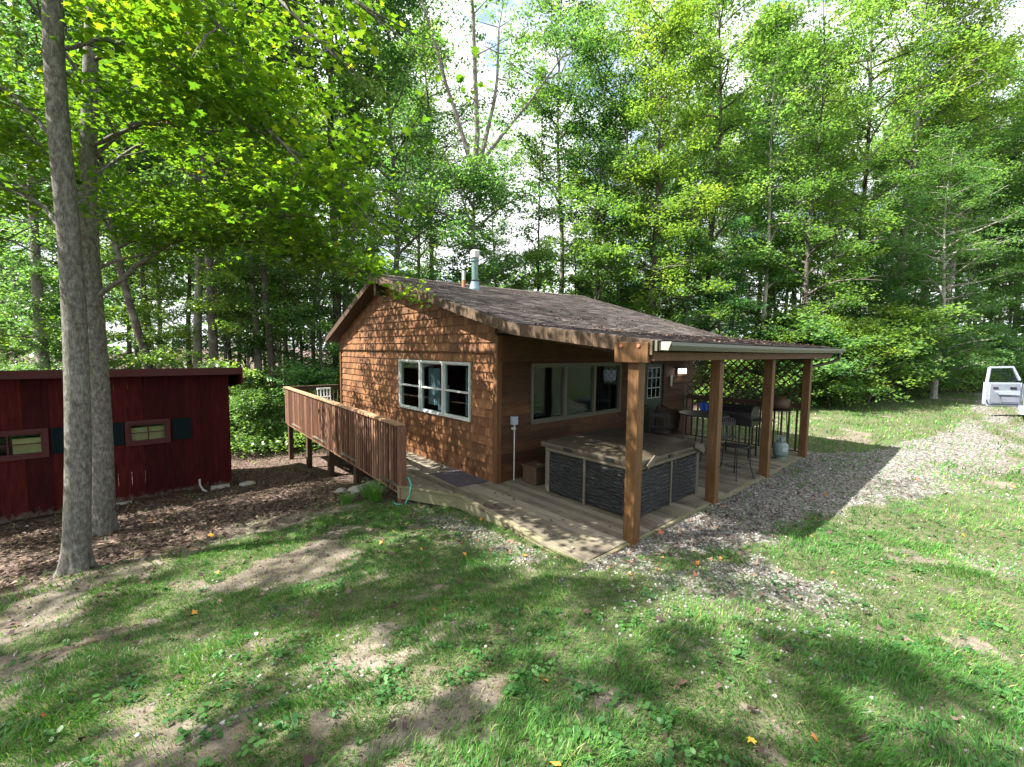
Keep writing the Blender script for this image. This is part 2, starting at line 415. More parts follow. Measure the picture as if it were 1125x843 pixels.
# ------------------------------------------------------------------ camera, light, sky
cam_d = bpy.data.cameras.new('camera'); cam = bpy.data.objects.new('camera', cam_d); COL.objects.link(cam)
R = Matrix(((0.7461658, 0.0419503, -0.6644372), (-0.6656651, 0.0638731, -0.7435121), (0.0112491, 0.9970761, 0.0755848)))
cam.matrix_world = Matrix.Translation((0,0,2.35)) @ R.to_4x4()
cam_d.sensor_width = 36; cam_d.sensor_fit = 'HORIZONTAL'; cam_d.lens = 483.08/1125*36
cam_d.clip_start = .05; cam_d.clip_end = 900
SC.camera = cam
AZ, EL = rad(153), rad(50)
sd = Vector((math.cos(AZ)*math.cos(EL), math.sin(AZ)*math.cos(EL), math.sin(EL)))
ld = bpy.data.lights.new('sun', 'SUN'); ld.energy = 4.0; ld.angle = rad(.5); ld.color = (1,.95,.87)
sun = bpy.data.objects.new('sun', ld); COL.objects.link(sun); sun.rotation_euler = sd.to_track_quat('Z', 'Y').to_euler(); sun.location = (0,0,30)
W = bpy.data.worlds.new('World'); SC.world = W; W.use_nodes = True
wn = W.node_tree; bg = wn.nodes['Background']
sky = wn.nodes.new('ShaderNodeTexSky'); sky.sky_type = 'NISHITA'; sky.sun_disc = False
sky.sun_elevation = EL; sky.sun_rotation = math.atan2(sd.x, sd.y) % (2*math.pi); sky.dust_density = 5; sky.air_density = 1; sky.altitude = 200
wtc = wn.nodes.new('ShaderNodeTexCoord'); wmp = wn.nodes.new('ShaderNodeMapping'); wmp.inputs['Scale'].default_value = (1,1,2.2); wn.links.new(wtc.outputs['Generated'], wmp.inputs[0])
wns = wn.nodes.new('ShaderNodeTexNoise'); wns.inputs['Scale'].default_value = 3.2; wns.inputs['Detail'].default_value = 6; wns.inputs['Roughness'].default_value = .6; wn.links.new(wmp.outputs[0], wns.inputs[0])
wcl = ramp(wn, wns.outputs['Fac'], [(.40,(0,0,0)),(.50,(1,1,1))])      # bright broken cloud added to whiten the sky
wn.links.new(mixc(wn, wcl, sky.outputs[0], (4.4,4.5,4.6)), bg.inputs[0]); bg.inputs[1].default_value = .082
vs = SC.view_settings; vs.view_transform = 'Standard'; vs.look = 'None'; vs.exposure = 2.5; vs.gamma = 1
cy = SC.cycles; cy.max_bounces = 6; cy.diffuse_bounces = 3; cy.glossy_bounces = 3; cy.transmission_bounces = 5; cy.transparent_max_bounces = 8
cy.caustics_reflective = False; cy.caustics_refractive = False; cy.use_denoising = True
cy.sample_clamp_indirect = 6

# ------------------------------------------------------------------ ground
def build_ground():
    n = 560; u = np.linspace(-1, 1, n); k = 7.2
    g = np.sinh(u*k)/np.sinh(k)*420
    X, Y = np.meshgrid(g+2.5, g+3.5, indexing='ij'); x = X.ravel(); y = Y.ravel()
    V = np.stack([x, y, H(x, y)], 1)
    i = np.arange(n*n).reshape(n, n)
    F = np.stack([i[:-1,:-1], i[1:,:-1], i[1:,1:], i[:-1,1:]], -1).reshape(-1, 4)
    me = np_mesh('ground', V, 4, np.full(len(F), .5), M['ground'], F)
    me.polygons.foreach_set('use_smooth', [True]*len(F))
    ca = me.attributes.new('zones', 'FLOAT_COLOR', 'POINT')
    C = np.stack([m_grass(x,y), m_gravel(x,y), m_litter(x,y), np.ones_like(x)], 1).astype(np.float32)
    ca.data.foreach_set('color', C.ravel())
    tag(np_obj('ground', me), kind='structure')
build_ground()

rng = np.random.default_rng(11)
def nrm(a): return a/np.maximum(np.linalg.norm(a, axis=1, keepdims=True), 1e-9)

def leaf_verts(c, size, rg, updev=.5, wid=.62, droop=.15, fold=.12):
    n = len(c); yaw = rg.uniform(0, 2*np.pi, n)
    nm = nrm(np.stack([rg.normal(0, updev, n), rg.normal(0, updev, n), np.ones(n)], 1))
    u = np.stack([np.cos(yaw), np.sin(yaw), -droop+rg.normal(0, .25, n)], 1); u = nrm(u - nm*(u*nm).sum(1, keepdims=True))
    v = np.cross(nm, u); s = size[:, None]
    return np.stack([c-u*s*.5, c-u*s*.05+v*s*wid*.5+nm*s*fold, c+u*s*.5, c-u*s*.05-v*s*wid*.5+nm*s*fold], 1).reshape(-1, 3)

MAPLE = np.array([(-.45,0),(-.28,-.16),(-.36,-.40),(-.08,-.30),(.05,-.52),(.16,-.20),(.55,0),(.16,.20),(.05,.52),(-.08,.30),(-.36,.40),(-.28,.16)])
ROUND = np.array([(-.5,0),(-.32,-.27),(.02,-.36),(.34,-.24),(.5,0),(.34,.24),(.02,.36),(-.32,.27)])
def maple_verts(c, size, rg, updev=.45, droop=.2, MAPLE=MAPLE):
    n = len(c); yaw = rg.uniform(0, 2*np.pi, n)
    nm = nrm(np.stack([rg.normal(0, updev, n), rg.normal(0, updev, n), np.ones(n)], 1))
    u = np.stack([np.cos(yaw), np.sin(yaw), -droop+rg.normal(0, .25, n)], 1); u = nrm(u - nm*(u*nm).sum(1, keepdims=True))
    v = np.cross(nm, u); s = size[:, None, None]
    P = c[:,None,:] + (u[:,None,:]*MAPLE[None,:,0:1] + v[:,None,:]*MAPLE[None,:,1:2])*s - nm[:,None,:]*(np.abs(MAPLE[None,:,1:2])*.25)*s
    return P.reshape(-1, 3)

# ------------------------------------------------------------------ trees
def gen_tree(seed, h, r0, cb, cr, nl, nleaf, lsize, bark, leaf, flat=.3, pitch=(10,50), lean=(0,0), prof='round', clump=.8, twigs=5, fork=None, wob=.12, mapley=False, top=.95):
    """returns (trunk_mesh, crown_mesh); tapered trunk, limbs and twigs, clumps of leaf faces"""
    rg = np.random.default_rng(seed); rr = random.Random(seed)
    b = MB()
    def tp(z):
        t = z/h
        return Vector((lean[0]*t*h + wob*math.sin(z*.55+seed)*min(1,t*4), lean[1]*t*h + wob*math.cos(z*.43+seed*2)*min(1,t*4), z))
    ns = 14; zs = [-.35, .0, .12, .35, .8] + [h*top*(i+1)/ns for i in range(ns) if h*top*(i+1)/ns > 1.1]
    rs = [r0*1.65, r0*1.4, r0*1.22, r0*1.08, r0*1.0] + [max(.012, r0*(1-.93*(z/(h*top))**.9)) for z in zs[5:]]
    b.tube([tp(max(z,0)) if z >= 0 else Vector((0,0,z)) for z in zs], rs, 10, tint=.5)
    pts = []; wts = []
    ga = rr.uniform(0, 6.28)
    for i in range(nl):
        f = (i+rr.random()*.6)/nl; z = cb + (h*top-cb)*f**.9
        if prof == 'round': pr = math.sin(math.pi*min(1, .18+.82*f)**.85)**.7 if f < .97 else .3
        elif prof == 'cone': pr = 1-.85*f
        elif prof == 'vase': pr = .35+.8*f
        else: pr = .75+.25*math.sin(f*9+seed)
        Ln = cr*max(.25, pr)*rr.uniform(.7,1.12); ga += 2.4+rr.uniform(-.5,.5)
        pt = rad(rr.uniform(*pitch))*(1 if prof != 'vase' else 1)
        base = tp(z); d = Vector((math.cos(ga)*math.cos(pt), math.sin(ga)*math.cos(pt), math.sin(pt)))
        rb = max(.018, min(r0*.42, r0*(1-.85*z/h)*.6)); path = [base]; p = base.copy(); dd = d.copy()
        for k in range(6):
            dd = (dd + Vector((rr.uniform(-.2,.2), rr.uniform(-.2,.2), rr.uniform(-.22,.08)))).normalized()
            p = p + dd*Ln/6; path.append(p.copy())
        b.tube(path, [rb*(1-.85*k/6)+.004 for k in range(7)], 5, False)
        for k in range(2, 7): pts.append(path[k]); wts.append(.6+.25*k)
        for q in range(twigs):
            k = rr.randint(1, 5); s0 = path[k].lerp(path[k+1], rr.random()); side = rr.choice((-1,1))
            dt = Vector((-d.y*side*1.0+d.x*.6, d.x*side*1.0+d.y*.6, rr.uniform(-.1,.5))).normalized(); lt = Ln*rr.uniform(.22,.45)
            e1 = s0+dt*lt*.5+Vector((0,0,rr.uniform(-.05,.1)*lt)); e2 = e1+(dt+Vector((rr.uniform(-.3,.3),rr.uniform(-.3,.3),rr.uniform(-.3,.1)))).normalized()*lt*.5
            b.tube([s0,e1,e2], [rb*.33+.004, rb*.2+.003, .003], 3, False)
            pts += [e1, e2]; wts += [1.0, 1.6]
    if fork:
        for (fz, ax, az_, fl, fr_) in fork:
            p = tp(fz); d = Vector((math.cos(ax)*math.cos(az_), math.sin(ax)*math.cos(az_), math.sin(az_))); path = [p]
            for k in range(7):
                d = (d+Vector((rr.uniform(-.1,.1), rr.uniform(-.1,.1), .04))).normalized(); p = p+d*fl/7; path.append(p.copy())
            b.tube(path, [fr_*(1-.85*k/7)+.004 for k in range(8)], 7, False)
            for k in range(3, 8):
                for q in range(2):
                    a = rr.uniform(0,6.28); e = path[k]+Vector((math.cos(a), math.sin(a), rr.uniform(0,.6)))*rr.uniform(.8,1.8)
                    b.tube([path[k], e], [fr_*.25, .006], 4, False); pts.append(e); wts.append(3.2)
    tm = bpy.data.meshes.new('trunk'); tm.from_pydata(b.v, [], b.f); tm.polygons.foreach_set('use_smooth', [True]*len(b.f)); tm.materials.append(bark); tm.update()
    P = np.array([tuple(p) for p in pts]); w = np.array(wts); w = w/w.sum()
    nc = max(20, int(nleaf/42)); ci = rg.choice(len(P), nc, p=w); C = P[ci] + rg.normal(0, clump*.35, (nc,3))*[1,1,.6]
    ctint = rg.normal(.5, .13, nc); ctl = rg.uniform(0, 6.28, nc); li = rg.integers(0, nc, nleaf); cs = rg.uniform(.6, 1.25, nc)*clump
    q = nrm(rg.normal(0,1,(nleaf,3)))*rg.uniform(0,1,(nleaf,1))**.45*cs[li][:,None]*np.array([1,1,flat])
    q[:,2] += .35*(q[:,0]*np.cos(ctl[li])+q[:,1]*np.sin(ctl[li]))
    c = C[li]+q; keep = c[:,2] > .15; c = c[keep]; li = li[keep]
    tint = np.clip(ctint[li]+rg.normal(0,.09,len(c)), 0, 1); sz = lsize*rg.uniform(.6,1.3,len(c))
    if mapley: cm = np_mesh('crown', maple_verts(c, sz, rg), 12, tint, leaf)
    else: cm = np_mesh('crown', leaf_verts(c, sz, rg, .55), 4, tint, leaf)
    return tm, cm

def plant(name, meshes, loc, rz, s, label, cat, group=None, tiltxy=(0,0)):
    r = bpy.data.objects.new(name, None); COL.objects.link(r); r.location = loc; r.rotation_euler = (tiltxy[0], tiltxy[1], rz)
    r.scale = s if hasattr(s, '__len__') else (s,s,s); tag(r, label, cat, group)
    for nm, me in zip(('trunk','crown'), meshes):
        o = bpy.data.objects.new(nm, me); COL.objects.link(o); o.parent = r
    return r

TALL = [gen_tree(100+i, 22+1.5*(i%3), .19, 8.0+.8*(i%3), 3.3, 34, 19000, .145, M['bark_dark'] if i % 2 else M['bark'], M['leaf'], .55, (20,60), ((-1)**i*.012, .01), clump=.75) for i in range(4)]
FULL = [gen_tree(200+i, 17+2*i, .15, 2.8, 3.2, 40, 24000, .13, M['bark_dark'], M['leaf2'] if i else M['leaf'], .6, (15,62), prof='oval', clump=.62) for i in range(3)]
SLIM = [gen_tree(300+i, 14+2*i, .09, 4.0, 1.8, 24, 6500, .14, M['bark_dark'] if i else M['bark_pale'], M['leaf2'], .5, (20,60), (.02*(-1)**i,.015), clump=.55) for i in range(2)]
UND = [gen_tree(400+i, 7+1.2*i, .06, .9, 2.3, 26, 11000, .115, M['bark_dark'], M['leaf2'], .4, (5,60), prof='oval', clump=.5, twigs=5) for i in range(3)]
BUSH = [gen_tree(500+i, 2.4+.5*i, .03, .2, 1.5, 16, 5500, .10, M['bark_dark'], M['leaf2'] if i != 1 else M['leaf'], .3, (15,60), clump=.5, twigs=3) for i in range(3)]
CONE = gen_tree(600, 12, .13, .8, 3.2, 50, 32000, .10, M['bark_pale'], M['leaf2'], .25, (10,42), prof='oval', clump=.55)
SPARSE = [gen_tree(700+i, 15+2*i, .16, 7.0, 3.3, 24, 6500, .14, M['bark_dark'], M['leaf'], .5, (10,50), clump=.4, twigs=7) for i in range(2)]  # thin crowns shaped to break the sun into dapples
DAP = gen_tree(710, 12, .10, 3.2, 2.7, 30, 9500, .12, M['bark'], M['maple'], .3, (5,45), clump=.6)  # fine-leaved crown shaped to dapple the gable wall
FORK = gen_tree(610, 18, .20, 6.0, 2.6, 12, 17000, .15, M['bark'], M['leaf2'], .4, (15,45), clump=.9, top=.62,
    fork=[(10.8,.3,rad(70),9,.12),(10.8,2.4,rad(68),9,.11),(11,4.2,rad(76),10,.13),(10.9,5.4,rad(58),7,.09),(8.0,3.9,rad(35),4,.06)])

F2 = (0.6644, 0.7435); R2 = (0.7462, -0.6657)
def P2(t, D): return (D*(F2[0]+t*R2[0]), D*(F2[1]+t*R2[1]))
ORD = ['leftmost','second','third','fourth','fifth','sixth','seventh','eighth','ninth','tenth','eleventh','twelfth','thirteenth','fourteenth','fifteenth','sixteenth','seventeenth','eighteenth','nineteenth','twentieth']
PLANTED = []      # (t, D, meshes, rz, scale, tilt, row)
def zone(t):
    px = 562.5+483*t
    for lim, s in ((-60,'out beyond the left edge'),(262,'behind the red shed'),(410,'between shed and cabin'),(520,'behind the gable, left of the flue'),(720,'above the roof right of the flue'),(905,'beyond the porch roof'),(1085,'along the far lawn edge'),(1e9,'beyond the parked truck')):
        if px < lim: return s
rt = random.Random(5)
# trunks that can be told apart in the photo: (t, distance, mesh set, scale, tilt)
FEAT = [(-1.06,17,TALL[0],1.15,(0,0)),(-.79,17.5,TALL[1],.9,(.0,-.13)),(-.715,17.6,TALL[2],1.0,(0,0)),(-.68,16.8,TALL[3],1.05,(0,0)),
 (-.575,19,TALL[0],1.0,(0,-.03)),(-.545,18.5,TALL[1],.95,(0,0)),(-.40,19.5,TALL[3],1.25,(0,0)),(-.45,25,TALL[2],.8,(0,0)),
 (-.085,19.5,FORK,1.0,(0,0)),(.315,19.5,FULL[1],.95,(0,0)),(.19,21,FULL[0],1.0,(0,0)),(.44,20,FULL[2],1.02,(0,0)),(.56,19,SLIM[0],1.2,(0,0)),
 (.77,23,TALL[3],1.0,(0,0)),(.87,24,TALL[2],1.15,(0,.08)),(.925,27,TALL[1],1.05,(0,0)),(.98,27,TALL[0],1.0,(0,.02)),(1.02,28,TALL[1],1.1,(0,.32)),
 (.96,20.5,CONE,1.0,(0,0)),(.66,18.5,FULL[1],.85,(0,0)),(.05,24,SLIM[1],1.1,(0,0)),(1.18,27,FULL[2],1.05,(0,0))]
for t, D, ms, s, tl in FEAT: PLANTED.append([t, D, ms, rt.uniform(0,6.28) if tl == (0,0) else 0, s, tl, 'front'])
def free(t, D, dmin):
    x, y = P2(t, D)
    for q in PLANTED:
        a, b_ = P2(q[0], q[1])
        if (a-x)**2+(b_-y)**2 < dmin*dmin: return False
    return True
def dmin_at(t):
    return float(np.interp(t, [-1.35,-.9,-.62,-.4,0,.3,.65,.8,1.05,1.2,1.5], [17,16.5,17.5,18.5,19,19,18.5,20,25,29,34]))
for t in (-.62,-.60,-.52,-.49,-.475,-.43,-.385,-.36,-.33,.24,.36,.50,.60,.70,.735,.82,.90,1.07,1.12): PLANTED.append([t+rt.uniform(-.008,.008), dmin_at(t)+rt.uniform(1.2,7), SLIM[rt.randint(0,1)], rt.uniform(0,6.28), rt.uniform(.8,1.2), (rt.uniform(-.05,.05), rt.uniform(-.05,.05)), 'thin'])
for row, n, lo, hi, dd in (('middle', 44, 3.5, 12, 2.8), ('back', 26, 12, 26, 3.2)):
    k = 0; tries = 0
    while k < n and tries < 4000:
        tries += 1
        t = rt.uniform(-1.3, 1.32); D = dmin_at(t)+rt.uniform(lo, hi)
        if -.16 < t < .06 and row == 'middle': continue      # the open gap in the canopy above the flue
        if .93 < t < 1.1 and D < 34: continue
        if not free(t, D, dd): continue
        leftish = t < -.1
        ms = rt.choice(TALL+[SLIM[0]]) if leftish else rt.choice(TALL+FULL+SLIM)
        PLANTED.append([t, D, ms, rt.uniform(0,6.28), rt.uniform(.85,1.12), (rt.uniform(-.03,.03), rt.uniform(-.03,.03)), row]); k += 1
byz = {}
for q in PLANTED: byz.setdefault((zone(q[0]), q[6]), []).append(q)
for (z_, row), qs in byz.items():
    qs.sort(key=lambda q: q[0])
    for i, (t, D, ms, rz, s, tl, _) in enumerate(qs):
        x, y = P2(t, D)
        if ms is FORK: lb = 'open-crowned tree with forked bare limbs rising just behind the metal flue'
        elif ms is CONE: lb = 'bright green layered tree with low boughs over the far lawn edge'
        elif tl == (0,.32): lb = 'strongly leaning trunk against the sky at upper right'
        elif tl == (.0,-.13): lb = 'dark trunk leaning left just behind the red shed roof'
        elif t == -.40: lb = 'thick dark trunk beside the left eave of the cabin'
        else:
            kind = 'tall' if any(ms is m_ for m_ in TALL) else ('bushy' if any(ms is m_ for m_ in FULL) else 'slender')
            od = ORD[i] if i == 0 else ORD[i]+' from left'
            lb = f'{kind} tree {z_}, {od} in the {row} row'
        plant('broadleaf_tree', ms, (x, y, Hs(x,y)-.05), rz, (s,s,s), lb, 'tree', 'woodland trees around the cabin', tl)

# small understory trees and bushes at the wood's edge
edge = []
for i in range(30):
    t = -1.22+2.5*(i+.5)/30+rt.uniform(-.03,.03); D = dmin_at(t)+rt.uniform(-1.0,3.5)
    if t > 1.1: D += 1
    edge.append([t, D, rt.choice(UND), rt.uniform(.75,1.15)])
edge.sort()
zc = {}
for t, D, ms, s in edge:
    x, y = P2(t, D); z_ = zone(t); zc[z_] = zc.get(z_, 0)+1; i = zc[z_]-1
    plant('understory_tree', ms, (x, y, Hs(x,y)), rt.uniform(0,6.28), s, f'low layered young tree {z_}, {ORD[i] + ("" if i==0 else " from left")}', 'tree', 'young understory trees at the woods edge')
bs = []
for i in range(44):
    t = float(np.interp(i/44, [0,.22,.32,1], [-.72,-.40,.5,1.16]))+rt.uniform(-.02,.02)
    D = dmin_at(t)-1.2+rt.uniform(-.8,1.6)
    if t < -.4: D = 15.6+rt.uniform(0,3)
    bs.append([t, D, rt.choice(BUSH), rt.uniform(.7,1.25)*(1.25 if t > .5 else 1)])
bs.sort(key=lambda q: q[0]); zc = {}
for t, D, ms, s in bs:
    x, y = P2(t, D); z_ = zone(t); zc[z_] = zc.get(z_, 0)+1; i = zc[z_]-1
    if i >= len(ORD): continue
    plant('bush', ms, (x, y, Hs(x,y)), rt.uniform(0,6.28), (s,s,s*.9), f'leafy green bush {z_}, {ORD[i] + ("" if i==0 else " from left")}', 'bush', 'bushes at the woods edge')
# trees added left of and behind the camera to throw the dappled shade
for i, (x, y, ms, s) in enumerate([(-6.0,5.0,SPARSE[0],.9),(-9.0,9.5,SPARSE[1],1.0),(-3.9,13.2,DAP,1.0),(-2.6,10.6,DAP,.8),(-11,3.2,SPARSE[1],1.0),(-3.9,1.2,SPARSE[1],.8),(-13,-5,TALL[2],.9)]):
    plant('broadleaf_tree', ms, (x, y, Hs(x,y)), i*1.3, s, 'tall tree outside the left of the view, added to shade the yard', 'tree', 'trees shading the yard')

# far woods read as one mass
def far_woods():
    rg = np.random.default_rng(3); n = 60000
    nc = 1100; th = rg.uniform(-1.55, 1.5, nc); D = rg.uniform(44, 62, nc); t = np.tan(np.clip(th,-1.1,1.1)*.9)
    D2 = D/np.sqrt(1+t*t); x = D2*(F2[0]+t*R2[0])+0; y = D2*(F2[1]+t*R2[1])
    zt = 9+6*vnoise(th*9, th*0, 4); z = H(x,y)+rg.uniform(0,1,nc)**.8*zt
    C = np.stack([x,y,z],1); li = rg.integers(0,nc,n)
    c = C[li]+nrm(rg.normal(0,1,(n,3)))*rg.uniform(0,1,(n,1))**.5*np.array([2.2,2.2,1.1])
    tint = np.clip(rg.normal(.5,.12,nc)[li]+rg.normal(0,.08,n),0,1)
    me = np_mesh('distant_woods', leaf_verts(c, rg.uniform(.3,.65,n), rg, .6, .8), 4, tint, M['leaf'])
    tag(np_obj('distant_woods', me), 'far mass of green woodland closing the view between the trunks', 'woods', kind='stuff')
far_woods()
def undergrowth():
    rg = np.random.default_rng(4); n = 110000; nc = 2600
    t = rg.uniform(-1.3,1.35,nc); lo = np.interp(t, [-1.35,-.9,-.62,-.4,0,.3,.65,.8,1.05,1.2,1.5],[15.5,15.5,14.8,15.5,18,18,17.5,18.8,23,28,33])
    D = lo+rg.uniform(0,1,nc)**1.3*22; x = D*(F2[0]+t*R2[0]); y = D*(F2[1]+t*R2[1]); hh = rg.uniform(.15,.9,nc)
    z = H(x,y)
    li = rg.integers(0,nc,n); q = nrm(rg.normal(0,1,(n,3)))*rg.uniform(0,1,(n,1))**.4*np.array([.75,.75,.3])
    c = np.stack([x[li],y[li],z[li]+hh[li]],1)+q; tint = np.clip(rg.normal(.5,.14,nc)[li]+rg.normal(0,.1,n),0,1)
    me = np_mesh('undergrowth', leaf_verts(c, rg.uniform(.07,.17,n), rg, .5), 4, tint, M['leaf2'])
    tag(np_obj('undergrowth', me), 'low green undergrowth covering the forest floor', 'undergrowth', kind='stuff')
undergrowth()

# ---- the two maples at left in front of the shed: own limbs, lobed leaves
def maple(name, base, r0, h, lean, limbs, nleaf, seed, label, lsize=.14, extra=()):
    rg = np.random.default_rng(seed); rr = random.Random(seed); b = MB(); B = Vector(base)
    def tp(z): t = z/h; return Vector((lean[0]*z+.05*math.sin(z*.8+seed), lean[1]*z+.04*math.cos(z*.7+seed), z))
    zs = [-.3,0,.06,.14,.3,.6,1.0]+[1.0+(h-1)*(i+1)/26 for i in range(26)]
    fl = [1.8,1.5,1.33,1.2,1.1,1.04,1.0]
    rs = [r0*f for f in fl]+[max(.02, r0*(1-.045*(z-1)-.0018*(z-1)**2)) for z in zs[7:]]
    n = 20; pts = [tp(max(z,0))+Vector((0,0,min(z,0))) for z in zs]
    base_i = len(b.v); b.tube(pts, rs, n)
    # lumpy root flare and knots
    for i in range(len(zs)):
        for k in range(n):
            vi = base_i+i*n+k; v = Vector(b.v[vi]); c = pts[i]; a = 2*math.pi*k/n
            am = (.16*math.sin(a*4+seed)+.1*math.sin(a*7+1))*max(0, 1-max(zs[i],0)/.5) + .03*math.sin(a*3+zs[i]*2.1+seed)
            b.v[vi] = tuple(c+(v-c)*(1+am))
    P = []; Wt = []
    for (z, pl, rb) in limbs:
        path = [tp(z)]+[Vector(p)-B for p in pl]
        # refine path
        fine = []
        for i in range(len(path)-1):
            for s_ in range(4):
                q = path[i].lerp(path[i+1], s_/4); fine.append(q+Vector((rr.uniform(-.03,.03),rr.uniform(-.03,.03),rr.uniform(-.03,.03))) if (i or s_) else q)
        fine.append(path[-1]); m = len(fine); tw = 1.0 if z < 9 else .16
        b.tube(fine, [rb*.72*(1-.8*i/m)+.003 for i in range(m)], 7, False)
        for i in range(max(2,m//5), m):
            P.append(fine[i]); Wt.append(.35*tw)
            for q in range(2):
                d = (fine[i]-fine[i-1]).normalized(); side = rr.choice((-1,1)); l_ = rr.uniform(.5,1.3)
                e = fine[i]+(Vector((-d.y*side,d.x*side,rr.uniform(-.25,.3)))+d*.7).normalized()*l_; mid = fine[i].lerp(e,.5)+Vector((0,0,.06))
                b.tube([fine[i],mid,e],[rb*.25+.003,.006,.002],4,False); P += [mid,e]; Wt += [.9*tw,1.4*tw]
    tr = thing(name, base, label, 'tree')
    me = bpy.data.meshes.new('trunk'); me.from_pydata(b.v,[],b.f); me.polygons.foreach_set('use_smooth',[True]*len(b.f)); me.materials.append(M['mbark']); me.update()
    o = bpy.data.objects.new('trunk', me); COL.objects.link(o); o.parent = tr
    P = np.array([tuple(p) for p in P]); w = np.array(Wt); w /= w.sum()
    nc = int(nleaf/16); ci = rg.choice(len(P), nc, p=w); C = P[ci]+rg.normal(0,.12,(nc,3))*[1,1,.5]
    li = rg.integers(0,nc,nleaf); q = nrm(rg.normal(0,1,(nleaf,3)))*rg.uniform(0,1,(nleaf,1))**.5*np.array([.42,.42,.10])
    q[:,2] += rg.normal(0,.05,nleaf)
    c = C[li]+q
    # turning leaves on outer right-hand sprays
    autumn = sstep(3.2,4.6,c[:,0]+base[0])*.10
    tint = np.clip(rg.normal(.5,.12,nc)[li]+rg.normal(0,.10,nleaf)+autumn,0,1)
    me = np_mesh('crown', maple_verts(c, lsize*rg.uniform(.6,1.2,nleaf), rg), 12, tint, M['maple'])
    o = bpy.data.objects.new('crown', me); COL.objects.link(o); o.parent = tr
    return tr
def mbark():
    m, nt, b, out = nmat('smooth_grey_bark')
    co = coords(nt)
    a = noise(nt, coords(nt,(5,5,2.5)), 5, 8, .72, .3); fine = noise(nt, coords(nt,(30,30,3.5)), 4, 5, .75)
    w = nt.nodes.new('ShaderNodeTexNoise'); w.inputs['Scale'].default_value = 1.6; w.inputs['Detail'].default_value = 3; L(nt, coords(nt,(1.2,1.2,5)), w.inputs[0])
    c = ramp(nt, math_(nt,'ADD',math_(nt,'MULTIPLY',a,.6),math_(nt,'MULTIPLY',fine,.4)), [(.38,(.042,.039,.033)),(.5,(.125,.12,.104)),(.62,(.25,.248,.22))])
    c = mixc(nt, ramp(nt, w.outputs[0], [(.62,(0,0,0)),(.70,(.8,.8,.8))]), c, (.075,.065,.055))
    L(nt, c, b.inputs['Base Color']); b.inputs['Roughness'].default_value = .85; b.inputs['Specular IOR Level'].default_value = .2
    bump(nt, b, math_(nt,'ADD',a,fine), .6, .02); return m
M['mbark'] = mbark()
maple('maple_tree', (-.48,7.3,Hs(-.48,7.3)), .122, 13.5, (.022,-.004), [
  (5.0,[(-.8,8.0,5.3),(-1.32,8.9,5.7),(-1.8,9.4,5.6)],.035), (4.0,[(-.8,8.2,4.28),(-1.34,9.5,4.57),(-2.0,10.6,4.6)],.032),
  (6.0,[(.14,7.2,5.95),(.7,6.7,5.6),(1.14,6.1,5.0)],.028), (7.2,[(-.8,7.2,7.0),(-1.2,7.3,6.3),(-1.7,7.6,6.0)],.03),
  (7.8,[(.12,6.8,7.3),(.57,5.9,6.3),(.87,5.4,5.5)],.032), (8.6,[(-1.5,6.4,9.3),(-2.6,5.8,9.4)],.035), (9.4,[(.4,8.6,10.6),(1.1,9.8,11.3)],.035),
  (10.2,[(-1.4,8.4,11.4),(-2.3,9.2,12)],.03), (11.0,[(.3,6.5,12.0),(.9,5.8,12.4)],.03), (12.2,[(-.3,7.8,13.6),(-.2,8.2,14.6)],.025)],
  8000, 31, 'grey-barked tree with the nearest trunk, left one of the twin trunks', .105)
maple('maple_tree', (-.35,9.6,Hs(-.35,9.6)), .140, 15, (.028,.0), [
  (3.75,[(.43,9.0,3.72),(.94,8.2,4.09),(1.44,7.37,4.20),(1.93,6.53,4.15)],.05), (6.1,[(.43,8.8,5.7),(.89,7.84,5.45),(1.3,7.06,5.2)],.042),
  (7.4,[(.38,8.83,6.8),(.86,7.7,6.4),(1.19,6.84,6.04)],.035), (8.4,[(.79,7.48,6.6),(1.21,6.48,5.5),(1.69,5.68,4.5),(2.14,5.3,4.15)],.04),
  (9.3,[(1.05,6.95,7.6),(1.35,5.33,6.0),(1.67,4.43,5.1)],.045), (10.0,[(1.34,6.78,8.4),(1.55,5.06,6.4),(1.9,4.42,5.7)],.045),
  (5.6,[(.6,10.6,6.1),(1.5,11.2,6.3),(2.4,11.7,6.1)],.035), (6.6,[(.6,11.0,7.3),(1.4,11.9,7.8),(2.2,12.6,7.6)],.035), (5.9,[(.6,9.3,6.2),(1.5,9.1,6.3),(2.5,8.9,5.9)],.035), (7.6,[(.6,9.8,8.2),(1.4,10.2,8.8),(2.3,10.4,8.8)],.035),
  (4.2,[(.9,9.0,4.1),(1.59,8.0,4.0),(2.19,7.4,3.85),(2.6,6.9,3.65)],.03), (5.2,[(-.9,9.9,5.5),(-1.6,10.4,5.7)],.035), (7.0,[(-1.1,9.2,7.6),(-2.0,9.0,7.8)],.04),
  (10.6,[(-.9,8.2,11.6),(-1.6,7.4,12)],.04), (11.4,[(.6,10.2,12.4),(1.4,11,12.8)],.04), (12.5,[(-.6,10.4,13.6),(-1.2,11.2,14.4)],.03), (13.4,[(.2,8.8,14.8),(.7,8.2,15.4)],.03), (4.6,[(.0,10.8,5.0),(.8,12.0,5.3),(1.6,12.8,5.2)],.035)],
  22000, 32, 'grey-barked tree just behind the nearest trunk, right one of the twin trunks', .105)


